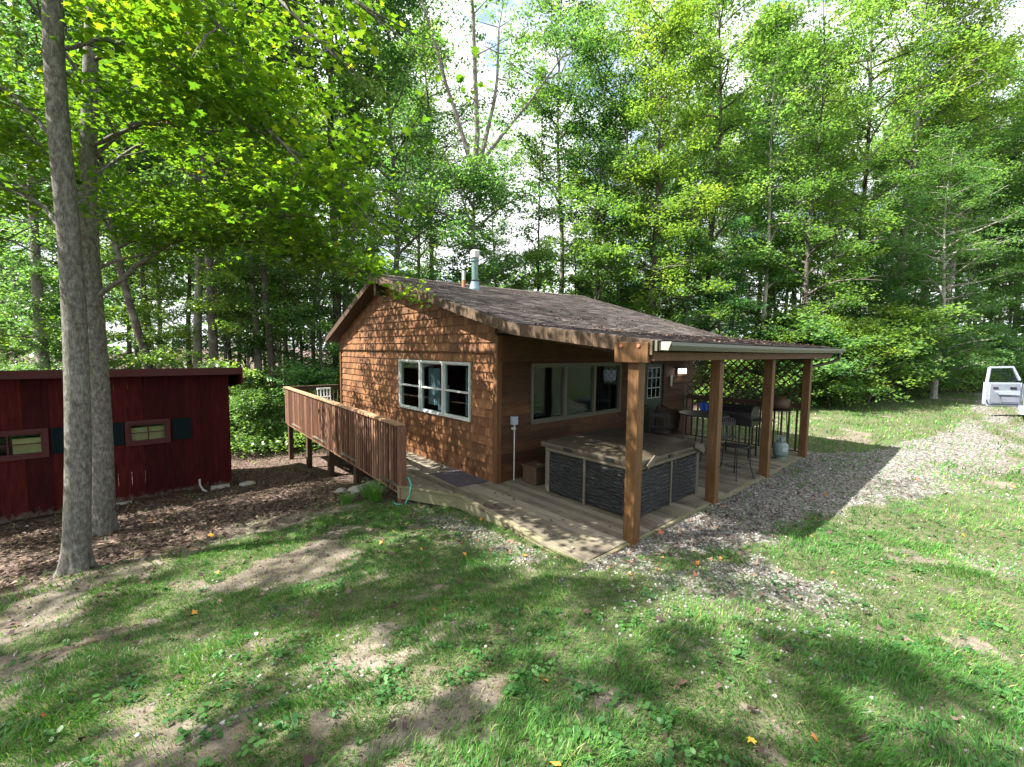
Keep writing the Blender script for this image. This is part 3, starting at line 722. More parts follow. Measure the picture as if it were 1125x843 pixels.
# ------------------------------------------------------------------ cabin
X0, X1, Y0, Y1 = 4.90, 12.0, 5.86, 13.0       # wall faces
RX0, RX1, RIDGE = 4.60, 12.42, 10.1
def roofz(x, y):
    z = float(np.interp(y, [2.62, 5.1, RIDGE, 13.38], [2.475, 2.76, 4.10, 2.66]))
    lift = .17*min(1, max(0, (x-RX0)/(RX1-RX0)))*max(0, 1-abs(y-RIDGE)/5)
    sag = -.025*math.sin(math.pi*min(1,max(0,(x-RX0)/(RX1-RX0))))*(1 if y > 4 else .5)
    return z+lift+sag
cabin = thing('cabin', (X0, Y0, 0), 'brown cedar-sided cabin with covered porch, at the middle of the clearing', 'cabin')

def shingled(mb, back, plane, a0, a1, zlo, zhi, topf, holes, outward, row=.165, wmin=.08, wmax=.19, proud=0):
    """courses of siding. plane: ('x',X) or ('y',Y) face; a = run axis; outward: -1 faces minus axis"""
    ax, pv = plane; r_ = random.Random(int(pv*100)+int(zlo*10))
    z = zlo
    while z < zhi-.01:
        z2 = min(z+row, zhi)
        # available run under roof line
        segs = []
        n = 120; aa = [a0+(a1-a0)*i/n for i in range(n+1)]
        ok = [a for a in aa if topf(a) > z+.03]
        if not ok: break
        lo, hi = min(ok), max(ok)
        pieces = [(lo, hi, z, z2)]
        for (h0, h1, hz0, hz1) in holes:
            new = []
            for (p0, p1, q0, q1) in pieces:
                if p1 <= h0 or p0 >= h1 or q1 <= hz0 or q0 >= hz1: new.append((p0,p1,q0,q1)); continue
                if p0 < h0: new.append((p0,h0,q0,q1))
                if p1 > h1: new.append((h1,p1,q0,q1))
                if q0 < hz0: new.append((max(p0,h0),min(p1,h1),q0,hz0))
                if q1 > hz1: new.append((max(p0,h0),min(p1,h1),hz1,q1))
            pieces = new
        for (p0, p1, q0, q1) in pieces:
            def put(m, c0, c1, t0, t1, zz0, zz1, ti):
                # t0 thickness at the bottom edge, t1 at top; the outer face slopes like a lap board
                f0 = pv+outward*t0; f1 = pv+outward*t1; bk = pv
                if ax == 'x': m.hexa([(f0,c0,zz0),(f0,c1,zz0),(bk,c1,zz0),(bk,c0,zz0),(f1,c0,zz1),(f1,c1,zz1),(bk,c1,zz1),(bk,c0,zz1)] if outward > 0 else
                                     [(bk,c0,zz0),(bk,c1,zz0),(f0,c1,zz0),(f0,c0,zz0),(bk,c0,zz1),(bk,c1,zz1),(f1,c1,zz1),(f1,c0,zz1)], ti)
                else: m.hexa([(c0,f0,zz0),(c1,f0,zz0),(c1,bk,zz0),(c0,bk,zz0),(c0,f1,zz1),(c1,f1,zz1),(c1,bk,zz1),(c0,bk,zz1)], ti)
            if ax == 'x': back.box((pv+.002,p0,q0),(pv+.10,p1,q1))
            else: back.box((p0,pv+.002,q0),(p1,pv+.10,q1))
            a = p0
            while a < p1-.02:
                b_ = min(a+r_.uniform(wmin,wmax), p1)
                if p1-b_ < .05: b_ = p1
                j = r_.uniform(0,.005); ztop = min(q1, max(q0+.02, topf((a+b_)/2)))
                full = abs((q1-q0)-row) < .02
                put(mb, a+.0015, b_-.0015, .027+proud+j if q0 == z else .016+proud, .006+proud, q0+r_.uniform(-.003,.003), ztop, r_.random())
                a = b_
        z = z2

# gable wall (faces the left of the picture)
WIN = (6.63, 9.37, 1.02, 2.09)
siding = MB(); back = MB()
top = lambda y: roofz(X0, y)-.15
shingled(siding, back, ('x', X0), Y0+.02, Y1, -.02, 2.32, top, [WIN], -1)
shingled(siding, back, ('x', X0), Y0+.02, Y1, 2.32, 4.0, top, [], -1, proud=.03)
gable = obj('gable_wall', siding, M['siding'], cabin)
obj('sheathing', back, M['interior'], gable)
lg = MB(); lg.box((X0-.05,Y0+.02,2.30),(X0-.001,Y1,2.325)); obj('ledger_strip', lg, M['trim'], gable)
# porch wall
PWIN = (5.70, 8.52, .99, 2.09); DOOR = (9.55, 10.42, .0, 2.08)
siding = MB(); back = MB()
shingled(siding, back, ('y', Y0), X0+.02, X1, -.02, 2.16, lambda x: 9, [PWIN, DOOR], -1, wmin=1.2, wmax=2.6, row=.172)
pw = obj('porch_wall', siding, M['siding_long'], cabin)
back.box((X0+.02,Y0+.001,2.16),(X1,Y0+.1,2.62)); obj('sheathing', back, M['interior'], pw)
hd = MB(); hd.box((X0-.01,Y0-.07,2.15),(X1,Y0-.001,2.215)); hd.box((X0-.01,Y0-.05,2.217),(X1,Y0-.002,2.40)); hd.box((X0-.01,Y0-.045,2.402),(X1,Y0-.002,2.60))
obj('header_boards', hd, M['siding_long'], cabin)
ow = MB(); ow.box((X1,Y0,-1.2),(X1+.1,Y1,2.55)); ow.box((X0+.1,Y1-.1,-1.2),(X1,Y1,2.55))
ow.prism([(0,0)],0,0) if False else None
pp = [(Y0,2.5),(Y1,2.5),(Y1,roofz(X1,Y1)-.12),(RIDGE,roofz(X1,RIDGE)-.12),(Y0,roofz(X1,Y0)-.12)]
b0 = len(ow.v); ow.v += [(X1,a,b) for a,b in pp]+[(X1+.1,a,b) for a,b in pp]
ow.f += [[b0+i for i in range(5)],[b0+9-i for i in range(5)]]; ow.t += [.5,.5]
obj('outer_wall', ow, M['dark_wood'], cabin)
cb = MB()
cb.box((X0-.055,Y0-.055,-.01),(X0+.055,Y0+.06,2.60)); obj('corner_board', cb, M['trim'], cabin, bevel=.004)
cb = MB(); cb.box((X0-.055,Y1-.03,-.01),(X0+.05,Y1+.05,2.62)); obj('corner_board', cb, M['trim'], cabin, bevel=.004)
sk = MB(); sk.box((X0+.02,Y0+.1,-1.5),(X0+.1,Y1,-.03)); obj('light_blocking_skirt', sk, M['dark_wood'], cabin)  # added dark wall that keeps light from leaking under the cabin
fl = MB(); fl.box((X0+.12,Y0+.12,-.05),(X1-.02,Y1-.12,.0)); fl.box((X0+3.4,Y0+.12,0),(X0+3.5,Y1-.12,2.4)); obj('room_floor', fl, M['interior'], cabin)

def window(plane, a0, a1, z0, z1, mat, nl, cross, fw=.05, parent=cabin):
    """window with its frame, sashes and glass; plane ('x'|'y', value)"""
    ax, pv = plane
    def bx(mb, c0, c1, q0, q1, d0, d1):
        if ax == 'x': mb.box((pv+d0,c0,q0),(pv+d1,c1,q1))
        else: mb.box((c0,pv+d0,q0),(c1,pv+d1,q1))
    f = MB(); e = .02
    bx(f, a0-e, a1+e, z1-fw+e, z1+e, -.055, .06); bx(f, a0-e, a1+e, z0-e, z0+fw-e, -.055, .06)
    bx(f, a0-e, a0+fw-e, z0+fw-e, z1-fw+e, -.055, .06); bx(f, a1-fw+e, a1+e, z0+fw-e, z1-fw+e, -.055, .06)
    w = (a1-a0)/nl
    for i in range(1, nl): bx(f, a0+w*i-.036, a0+w*i+.036, z0+fw-e, z1-fw+e, -.05, .055)
    o = obj('window', f, mat, parent, bevel=.004)
    for i in range(nl):
        c0 = a0+w*i+(.036 if i else fw-e); c1 = a0+w*(i+1)-(.036 if i < nl-1 else fw-e); zz0 = z0+fw-e; zz1 = z1-fw+e
        s = MB(); t = .022
        bx(s, c0, c1, zz1-t, zz1, -.03, .03); bx(s, c0, c1, zz0, zz0+t, -.03, .03); bx(s, c0, c0+t, zz0+t, zz1-t, -.03, .03); bx(s, c1-t, c1, zz0+t, zz1-t, -.03, .03)
        if cross: m_ = (zz0+zz1)/2-.02; bx(s, c0+t, c1-t, m_-.016, m_+.016, -.032, .028)
        obj('sash', s, mat, o)
        g = MB(); bx(g, c0+t, c1-t, zz0+t, zz1-t, -.004, .004); obj('pane', g, M['glass'], o)
    return o
w1 = window(('x', X0), *WIN, M['white'], 3, True, .038)
cu = MB()
for (c0, c1, q0, q1) in ((7.6,8.0,1.05,1.62),(7.95,8.38,1.15,1.95),(6.70,7.0,1.05,2.0)):
    n = 14
    for i in range(n):
        a = c0+(c1-c0)*i/n; b_ = c0+(c1-c0)*(i+1)/n; d0 = .16+.02*math.sin(i*1.7); d1 = .16+.02*math.sin((i+1)*1.7)
        cu.add([(X0+d0,a,q0),(X0+d1,b_,q0),(X0+d1,b_,q1),(X0+d0,a,q1)],[(0,1,2,3)])
obj('curtain', cu, M['curtain'], w1)
w2 = window(('y', Y0), *PWIN, M['beige'], 3, False, .06)
# door with divided light
d = MB(); d.box((DOOR[0],Y0-.02,.02),(DOOR[1],Y0+.03,1.20)); d.box((DOOR[0],Y0-.02,1.20),(DOOR[0]+.14,Y0+.03,2.05)); d.box((DOOR[1]-.14,Y0-.02,1.20),(DOOR[1],Y0+.03,2.05)); d.box((DOOR[0]+.14,Y0-.02,1.95),(DOOR[1]-.14,Y0+.03,2.05))
door = obj('door', d, M['door'], cabin)
m_ = MB(); xa, xb = DOOR[0]+.14, DOOR[1]-.14
for i in range(4): x = xa+(xb-xa)*i/3; m_.box((x-.012,Y0-.032,1.2),(x+.012,Y0-.022,1.95))
for i in range(4): z = 1.2+.75*i/3; m_.box((xa,Y0-.030,z-.012),(xb,Y0-.0225,z+.012))
obj('window_grille', m_, M['metalbox'], door)
g = MB(); g.box((xa,Y0,1.2),(xb,Y0+.006,1.95)); obj('pane', g, M['glass'], door)
k_ = MB(); k_.lathe([(.0,0),(.03,.01),(.034,.03),(.02,.05),(.0,.055)],(DOOR[0]+.07,Y0-.05,1.0)); obj('handle', k_, M['chrome'], door)
f = MB(); f.box((DOOR[0]-.08,Y0-.05,0),(DOOR[0]-.002,Y0+.04,2.14)); f.box((DOOR[1]+.002,Y0-.05,0),(DOOR[1]+.08,Y0+.04,2.14)); f.box((DOOR[0]-.002,Y0-.05,2.06),(DOOR[1]+.002,Y0+.04,2.14))
obj('door_frame', f, M['dark_wood'], cabin)
# roof: deck slab, shingle courses, fascias
ys = [2.62,5.1,RIDGE,13.38]; xs = np.linspace(RX0, RX1, 12)
rb = MB()
def sheet(mb, dz, ylist):
    b = len(mb.v); ny = len(ylist)
    for x in xs:
        for y in ylist: mb.v.append((float(x), y, roofz(float(x),y)+dz))
    for i in range(len(xs)-1):
        for j in range(ny-1):
            f_ = [b+i*ny+j, b+(i+1)*ny+j, b+(i+1)*ny+j+1, b+i*ny+j+1]; mb.f.append(f_ if dz >= -.05 else f_[::-1]); mb.t.append(.5)
    return b, ny
ba, ny = sheet(rb, -.012, ys); bb, _ = sheet(rb, -.11, ys); nx = len(xs)
for i in range(nx-1):
    for j in (0, ny-1): rb.f.append([ba+i*ny+j, bb+i*ny+j, bb+(i+1)*ny+j, ba+(i+1)*ny+j]); rb.t.append(.5)
for j in range(ny-1):
    for i in (0, nx-1): rb.f.append([ba+i*ny+j, ba+i*ny+j+1, bb+i*ny+j+1, bb+i*ny+j]); rb.t.append(.5)
roof = obj('roof', rb, M['ceil'], cabin)
sh = MB(); rr = random.Random(3)
def courses(ya, yb, sgn):
    n = int(abs(yb-ya)/.145); st = (yb-ya)/n
    for k in range(n):
        yl = ya+st*k; yh = ya+st*(k+1)+.02*sgn; x = RX0-.02-(k%3)*.1; 
        while x < RX1+.02:
            xa_ = max(x, RX0-.02); xb_ = min(x+.30, RX1+.02); x += .30
            if xb_-xa_ < .01: continue
            j = rr.uniform(0,.006); g_ = .003
            P = []
            for (xx, yy, dz) in ((xa_+g_,yl,.014+j),(xb_-g_,yl,.014+j),(xb_-g_,yh,.004),(xa_+g_,yh,.004)):
                P.append((xx, yy-(rr.uniform(0,.006)*sgn if dz > .01 else 0), roofz(xx,yy)+dz))
            B_ = [(p[0],p[1],p[2]-.014) for p in P]
            sh.hexa(B_+P, rr.random()) if sgn > 0 else sh.hexa([B_[1],B_[0],B_[3],B_[2],P[1],P[0],P[3],P[2]], rr.random())
courses(2.60, RIDGE, 1); courses(13.40, RIDGE, -1)
x = RX0-.02
while x < RX1:
    xb_ = min(x+.26, RX1+.02); t_ = rr.random()
    for s_ in (-1,1):
        z0 = [roofz(a,RIDGE)+.03 for a in (x,xb_)]; z1 = [roofz(a,RIDGE+s_*.13)+.022 for a in (x,xb_)]
        sh.hexa([(x,RIDGE,z0[0]-.012),(xb_,RIDGE,z0[1]-.012),(xb_,RIDGE+s_*.13,z1[1]-.012),(x,RIDGE+s_*.13,z1[0]-.012),(x,RIDGE,z0[0]+rr.uniform(0,.008)),(xb_,RIDGE,z0[1]),(xb_,RIDGE+s_*.13,z1[1]),(x,RIDGE+s_*.13,z1[0])], t_)
    x = xb_
obj('shingles', sh, M['roof'], roof)
def rake(xa_, xb_, hgt, ylist, mb, dz=-.002, x_for=RX0):
    for a, b_ in zip(ylist[:-1], ylist[1:]):
        za, zb = roofz(x_for,a)+dz, roofz(x_for,b_)+dz
        mb.hexa([(xa_,a,za-hgt),(xb_,a,za-hgt),(xb_,b_,zb-hgt),(xa_,b_,zb-hgt),(xa_,a,za),(xb_,a,za),(xb_,b_,zb),(xa_,b_,zb)], .5)
fb = MB(); rake(RX0-.04, RX0-.003, .17, [2.70,3.6,4.4,5.1,6.3,7.6,8.9,RIDGE], fb); obj('rake_board', fb, M['fascia'], roof, bevel=.003)
fb = MB(); rake(RX0-.04, RX0-.003, .15, [RIDGE+.003,11.3,12.4,13.38], fb); obj('rake_board', fb, M['dark_wood'], roof, bevel=.003)
fb = MB(); rake(RX1+.003, RX1+.04, .17, [2.70,5.1,RIDGE], fb, x_for=RX1); obj('rake_board', fb, M['fascia'], roof)
fb = MB(); rake(RX0+.0, X0-.002, .02, [2.75,5.1,RIDGE,13.3], fb, -.135); obj('soffit', fb, M['dark_wood'], roof)
lk = MB(); lk.box((RX0+.01,RIDGE-.05,3.62),(X0-.035,RIDGE+.05,3.93)); obj('lookout_block', lk, M['fascia'], roof)
# rafters under the porch roof
rf = MB()
for i in range(14):
    x = RX0+.25+(RX1-RX0-.4)*i/13
    rf.hexa([(x-.02,2.75,roofz(x,2.75)-.24),(x+.02,2.75,roofz(x,2.75)-.24),(x+.02,Y0-.08,roofz(x,5.7)-.27),(x-.02,Y0-.08,roofz(x,5.7)-.27),
             (x-.02,2.75,roofz(x,2.75)-.112),(x+.02,2.75,roofz(x,2.75)-.112),(x+.02,Y0-.08,roofz(x,5.7)-.10),(x-.02,Y0-.08,roofz(x,5.7)-.10)])
obj('rafters', rf, M['ceil'], roof)
# porch beam, bolted bracket at the left end, posts
bm_ = MB(); bm_.box((4.60,2.92,2.235),(12.30,3.02,2.40)); obj('porch_beam', bm_, M['trim'], cabin, bevel=.004)
bk = MB(); bk.box((4.535,2.74,2.22),(4.598,3.20,2.46)); br = obj('beam_bracket', bk, M['post'], cabin, bevel=.005)
for y in (2.86, 3.10):
    bt = MB(); bt.tube([(4.520,y,2.42),(4.534,y,2.42)], .022, 10); obj('bolt', bt, M['rustpipe'], br)
for i, x in enumerate((4.68, 6.93, 9.22, 11.64)):
    p = MB(); w_ = .075; z0 = -.06; lx = .0
    p.box((x-w_,2.895,z0),(x+w_,3.045,2.2345 if i else 2.2345), .5)
    obj('porch_post', p, M['post'], cabin, bevel=.008)
# gutter
gp = [(-.0,.0),(-.03,-.085),(-.09,-.095),(-.125,-.04),(-.115,.0),(-.108,-.0),(-.112,-.035),(-.085,-.083),(-.035,-.075),(-.008,.0)]
gm = MB(); b = len(gm.v); gx = np.linspace(4.585, 12.52, 12)
for x in gx:
    for (dy, dz) in gp: gm.v.append((float(x), 2.60+dy, roofz(float(x),2.62)-.012+dz))
n_ = len(gp)
for i in range(len(gx)-1):
    for j in range(n_): j2 = (j+1)%n_; gm.f.append([b+i*n_+j, b+(i+1)*n_+j, b+(i+1)*n_+j2, b+i*n_+j2]); gm.t.append(.5)
gut = obj('gutter', gm, M['gutter'], cabin)
for x in (4.58, 12.525):
    e = MB(); zz = roofz(x,2.62)-.012
    e.hexa([(x-.006,2.60,zz-.09),(x+.006,2.60,zz-.09),(x+.006,2.51,zz-.095),(x-.006,2.51,zz-.095),(x-.006,2.60,zz+.003),(x+.006,2.60,zz+.003),(x+.006,2.475,zz+.003),(x-.006,2.475,zz+.003)])
    obj('end_cap', e, M['gutter_end'], gut)
lf = MB(); lf.beam((4.57,2.66,2.42),(12.44,2.66,2.42),.03,.12); obj('eave_fascia', lf, M['gutter'], cabin); lf = MB(); lf.box((4.60,2.70,2.245),(12.40,2.735,2.345)); obj('eave_header', lf, M['trim'], cabin)
ds = MB(); ds.tube([(12.35,2.55,2.40),(12.35,2.55,2.24),(12.28,2.66,2.16),(12.0,2.95,2.06),(11.78,3.0,2.0),(11.76,3.0,1.8),(11.76,3.0,.08)], .035, 8); obj('downspout', ds, M['downspout'], cabin, smooth=True)
# lattice screen and low railing at the far end of the porch
lt = MB(); LX = 11.66; ya, yb, za, zb = 3.05, Y0-.06, 1.13, 2.23
lt.box((LX-.02,ya,zb-.05),(LX+.02,yb,zb)); lt.box((LX-.02,ya,za),(LX+.02,yb,za+.06))
def clipseg(y0_, z0_, dy, dz):
    t0, t1 = -1e9, 1e9
    for p, d_, lo, hi in ((y0_,dy,ya,yb),(z0_,dz,za,zb)):
        a, b_ = (lo-p)/d_, (hi-p)/d_
        if a > b_: a, b_ = b_, a
        t0 = max(t0,a); t1 = min(t1,b_)
    return (t0,t1) if t1-t0 > .03 else None
k = -12
while k < 30:
    for sgn, dx in ((1,-.006),(-1,.006)):
        y0_ = ya+k*.20; z0_ = za if sgn > 0 else zb
        c = clipseg(y0_, z0_, 1.0, float(sgn))
        if c: lt.beam((LX+dx,y0_+c[0],z0_+sgn*c[0]),(LX+dx,y0_+c[1],z0_+sgn*c[1]),.010,.028,up=(1,0,0) if False else (0,-sgn,1))
    k += 1
obj('lattice_screen', lt, M['lattice'], cabin)
for i in range(18):
    m_ = MB(); y = ya+.08+(yb-ya-.1)*i/17; m_.box((LX-.018,y-.018,.10),(LX+.018,y+.018,1.128)); 
    if i == 0:
        fr_ = MB(); fr_.box((LX-.05,ya,1.085),(LX+.05,yb,1.127)); fr_.box((LX-.02,ya,.07),(LX+.02,yb,.098)); prail = obj('end_railing', fr_, M['dark_wood'], cabin)
    obj('baluster', m_, M['dark_wood'], prail)
# flue and small vent pipe
fx, fy = 6.98, 9.30; fz = roofz(fx,fy)
flm = MB(); flm.lathe([(.16,-.06),(.15,.02),(.10,.20),(.095,.24)],(fx,fy,fz),20); fl_o = obj('chimney_flashing', flm, M['flashing'], roof, smooth=True)
flm = MB(); flm.lathe([(.085,.18),(.085,.72),(.11,.722),(.11,.75),(.09,.752),(.09,.80)],(fx,fy,fz),20); 
ch = obj('chimney_pipe', flm, M['flue'], roof)
flm = MB(); flm.lathe([(.105,.80),(.115,.81),(.115,.98),(.105,.99),(.09,1.0)],(fx,fy,fz),20); obj('chimney_cap', flm, M['greypipe'], ch)
flm = MB(); flm.lathe([(.115,.0),(.115,.02)],(fx,fy,fz+.22),20); obj('storm_collar', flm, M['black'], ch)
vp = MB(); vp.tube([(6.85,9.62,roofz(6.85,9.62)-.05),(6.85,9.62,roofz(6.85,9.62)+.18)],.05,12); vpo = obj('vent_pipe', vp, M['rustpipe'], roof)
vp = MB(); vp.tube([(6.85,9.62,roofz(6.85,9.62)+.18),(6.85,9.62,roofz(6.85,9.62)+.42)],.045,12); obj('vent_pipe_top', vp, M['greypipe'], vpo)
# electrical box with conduit
eb = MB(); eb.box((5.18,Y0-.12,1.02),(5.29,Y0-.03,1.17)); ebo = obj('electrical_box', eb, M['metalbox'], cabin, bevel=.006)
eb = MB(); eb.tube([(5.245,Y0-.07,1.02),(5.245,Y0-.07,-.0)],.012,8); eb.box((5.20,Y0-.09,.93),(5.26,Y0-.04,.97)); obj('conduit', eb, M['greypipe'], ebo)
# wall lamp
lm = MB(); lm.box((11.08,Y0-.06,1.70),(11.18,Y0-.025,1.92)); lm.box((10.98,Y0-.20,1.915),(11.42,Y0-.03,1.935)); lmo = obj('wall_lamp', lm, M['dark_wood'], cabin)
lm = MB(); lm.box((11.14,Y0-.18,1.78),(11.36,Y0-.06,1.91)); obj('lamp_glass', lm, M['lamp'], lmo, bevel=.01)
lm = MB(); lm.box((10.78,Y0-.05,1.45),(10.86,Y0-.025,1.74)); obj('thermometer', lm, M['greypipe'], cabin)

# ------------------------------------------------------------------ deck
deck = thing('wooden_deck', (4.2,6,0), 'weathered grey wooden deck wrapping the gable side and floor of the porch', 'deck')
RXA, RXB = 3.56, 4.07; RYA, RYB = 6.90, 15.75
def edge_x(y): return float(np.interp(y, [3.2,3.39,4.45,5.775,6.86,15.75], [3.80,3.82,3.93,4.05,3.53,4.05]))
dk = MB(); rr = random.Random(8)
x = 3.5
while x < 12.45:
    w_ = .138; xm = x+w_/2; t_ = rr.random()
    if x < X0-.04:
        # run along the gable side; split where the edge cuts the board
        ylo = 2.98
        segs = []; y = ylo; cur = None
        for i in range(260):
            yy = 2.98+(15.75-2.98)*i/259; ins = xm > edge_x(yy) and not (yy < 5.7 and xm < 3.9 and False)
            if ins and cur is None: cur = yy
            if (not ins) and cur is not None: segs.append((cur,yy)); cur = None
        if cur is not None: segs.append((cur,15.75))
        for a, b_ in segs:
            if b_-a < .06: continue
            cuts = [a]+[c for c in (5.72, 9.4, 12.8) if a+.3 < c < b_-.3]+[b_]
            for c0, c1 in zip(cuts[:-1],cuts[1:]): dk.box((x+.004,c0+.003,-.035),(x+w_-.004,c1-.003,rr.uniform(-.002,.003)), min(1,max(0,t_+rr.uniform(-.25,.25))))
    else:
        dk.box((x+.004,2.98,-.035),(x+w_-.004,Y0-.01,rr.uniform(-.002,.003)), t_)
    x += w_
# back deck behind the cabin
x = X0
while x < 9:
    dk.box((x+.004,Y1+.06,-.035),(x+.134,15.75,rr.uniform(-.002,.002)), rr.random()); x += .138
obj('decking', dk, M['deck'], deck)
fb = MB()
E_ = [(3.53,6.86),(4.05,5.775),(3.93,4.45),(3.82,3.39),(3.80,2.97)]
for i, (a, b_) in enumerate(zip(E_[:-1],E_[1:])):
    za = -.04; hgt = .19
    fb.beam((a[0]-.02,a[1],za-hgt/2),(b_[0]-.02,b_[1],za-hgt/2),.038,hgt, tint=rr.random())
    fb.beam((a[0]-.012,a[1],-.018),(b_[0]-.012,b_[1],-.018),.09,.036, tint=rr.random())
obj('edge_board', fb, M['deckedge'], deck, bevel=.004)
fb = MB(); fb.box((3.80,2.93,-.16),(12.4,2.975,-.012)); obj('front_board', fb, M['deckedge'], deck)
jb = MB()
for i in range(9): y = 4.0+i*1.4; jb.box((edge_x(y)+.05,y,-.20),(X0,y+.04,-.037))
jb.box((4.3,3.0,-.2),(4.34,15.6,-.038)); obj('joists', jb, M['dark_wood'], deck)
# railing
def rp(t): return (RXA+(RXB-RXA)*t, RYA+(RYB-RYA)*t)
rl = MB(); a = rp(0); b_ = rp(1)
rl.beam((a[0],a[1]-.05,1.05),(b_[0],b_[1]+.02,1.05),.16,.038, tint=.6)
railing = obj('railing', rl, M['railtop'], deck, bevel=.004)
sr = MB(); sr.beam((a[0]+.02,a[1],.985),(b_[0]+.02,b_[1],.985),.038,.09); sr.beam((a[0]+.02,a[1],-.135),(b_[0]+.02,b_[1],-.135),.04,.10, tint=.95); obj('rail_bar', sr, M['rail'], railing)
NB = 74
for i in range(NB):
    t = (i+.6)/NB; p = rp(t); m_ = MB(); h_ = .023
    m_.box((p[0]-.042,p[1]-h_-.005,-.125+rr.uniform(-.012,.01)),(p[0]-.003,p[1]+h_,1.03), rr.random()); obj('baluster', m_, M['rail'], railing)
fr_ = MB(); fr_.box((b_[0],b_[1]-.07,1.03),(8.9,b_[1]+.07,1.068)); fr_.box((b_[0],b_[1]-.02,.94),(8.9,b_[1]+.02,1.028)); fr_.box((b_[0],b_[1]-.02,.05),(8.9,b_[1]+.02,.12)); fr_.box((b_[0],b_[1]-.03,-.2),(8.9,b_[1]+.03,-.04))
r2 = obj('back_railing', fr_, M['dark_wood'], deck)
for i in range(17):
    m_ = MB(); x = b_[0]+.2+i*.15; m_.box((x-.018,b_[1]-.02,.121),(x+.018,b_[1]+.02,.939)); obj('baluster', m_, M['dark_wood'], r2)
for i, (t, top_) in enumerate(((.0,1.02),(.27,-.1),(.49,-.1),(.73,-.1),(.995,-.1))):
    p = rp(t); w_ = .06 if i == 0 else .07; m_ = MB(); m_.box((p[0]+(-.045 if i == 0 else .03),p[1]-w_-(.06 if i == 0 else 0),Hs(*p)-.2),(p[0]+(.075 if i == 0 else .16),p[1]+w_-(.06 if i == 0 else 0),top_)); obj('support_post', m_, M['rail'] if i == 0 else M['dark_wood'], deck, bevel=.005)
for x in (6.0,8.8):
    m_ = MB(); m_.box((x,15.6,Hs(x,15.7)-.2),(x+.14,15.74,-.2)); obj('support_post', m_, M['dark_wood'], deck)

mt = MB(); mt.prism([(4.22,6.10),(4.83,6.02),(4.83,7.0),(4.30,7.05)], .006, .018)
tag(obj('doormat', mt, M['mat'], origin=(4.5,6.5,.006)), 'thin dark rubber mat lying on the deck beside the cabin corner', 'mat')

# ------------------------------------------------------------------ hot tub
tub = thing('hot_tub', (6.2,4.15,0), 'square tan and black hot tub with closed folding cover under the porch', 'hot tub')
TX0, TX1, TY0, TY1 = 5.24, 7.16, 3.30, 5.02
c_ = MB(); c_.box((TX0+.02,TY0+.02,.02),(TX1-.02,TY1-.02,.72)); obj('cabinet', c_, M['black'], tub)
for (ax, v, lo, hi, s_) in (('x',TX0,TY0,TY1,-1),('y',TY0,TX0,TX1,-1),('x',TX1,TY0,TY1,1),('y',TY1,TX0,TX1,1)):
    for i in range(2):
        a = lo+.10+(hi-lo-.2)*i/2+.02; b_ = lo+.10+(hi-lo-.2)*(i+1)/2-.02
        m_ = MB(); nz = 26; na = 14; base = len(m_.v); r3 = random.Random(i+int(v*10))
        for iz in range(nz+1):
            for ia in range(na+1):
                z = .05+.63*iz/nz; q = a+(b_-a)*ia/na
                d_ = .012+.007*math.sin(iz*2.6+math.sin(ia*1.3+i)*1.1+ia*.35)+r3.uniform(-.004,.004)
                m_.v.append((v+s_*d_, q, z) if ax == 'x' else (q, v+s_*d_, z))
        for iz in range(nz):
            for ia in range(na):
                k = base+iz*(na+1)+ia; m_.f.append([k,k+1,k+na+2,k+na+1]); m_.t.append(.5)
        obj('skirt_panel', m_, M['skirt'], tub)
    m = (lo+hi)/2; m_ = MB()
    if ax == 'x': m_.box((min(v,v+s_*.03),m-.02,.0),(max(v,v+s_*.03),m+.02,.70))
    else: m_.box((m-.02,min(v,v+s_*.03),.0),(m+.02,max(v,v+s_*.03),.70))
    obj('panel_strip', m_, M['tub_tan'], tub)
for (x, y) in ((TX0,TY0),(TX1,TY0),(TX0,TY1),(TX1,TY1)):
    m_ = MB(); sx = 1 if x == TX0 else -1; sy = 1 if y == TY0 else -1
    poly = [(x+sx*.12,y-sy*.012),(x+sx*.03,y-sy*.012),(x-sx*.012,y+sy*.03),(x-sx*.012,y+sy*.12),(x+sx*.12,y+sy*.12)]
    if sx*sy < 0: poly = poly[::-1]
    m_.prism(poly, 0, .705); obj('corner_panel', m_, M['tub_tan'], tub, bevel=.006)
def rrect(x0,x1,y0,y1,r,n=5):
    p = []
    for (cx_,cy_,a0) in ((x1-r,y1-r,0),(x0+r,y1-r,90),(x0+r,y0+r,180),(x1-r,y0+r,270)):
        for i in range(n+1): a = rad(a0+90*i/n); p.append((cx_+r*math.cos(a), cy_+r*math.sin(a)))
    return p
def loft(mb, rings):
    b = len(mb.v); n = len(rings[0][0])
    for poly, z in rings: mb.v += [(px,py,z) for px,py in poly]
    for i in range(len(rings)-1):
        for k in range(n): k2 = (k+1)%n; mb.f.append([b+i*n+k,b+i*n+k2,b+(i+1)*n+k2,b+(i+1)*n+k]); mb.t.append(.5)
    mb.f.append([b+k for k in range(n)][::-1]); mb.f.append([b+(len(rings)-1)*n+k for k in range(n)]); mb.t += [.5,.5]
e = .035
rim = MB(); loft(rim, [(rrect(TX0-e+.01,TX1+e-.01,TY0-e+.01,TY1+e-.01,.12),.70),(rrect(TX0-e,TX1+e,TY0-e,TY1+e,.13),.72),(rrect(TX0-e,TX1+e,TY0-e,TY1+e,.13),.755)])
obj('shell_rim', rim, M['tub_tan'], tub)
e = .05; ym = (TX0+TX1)/2
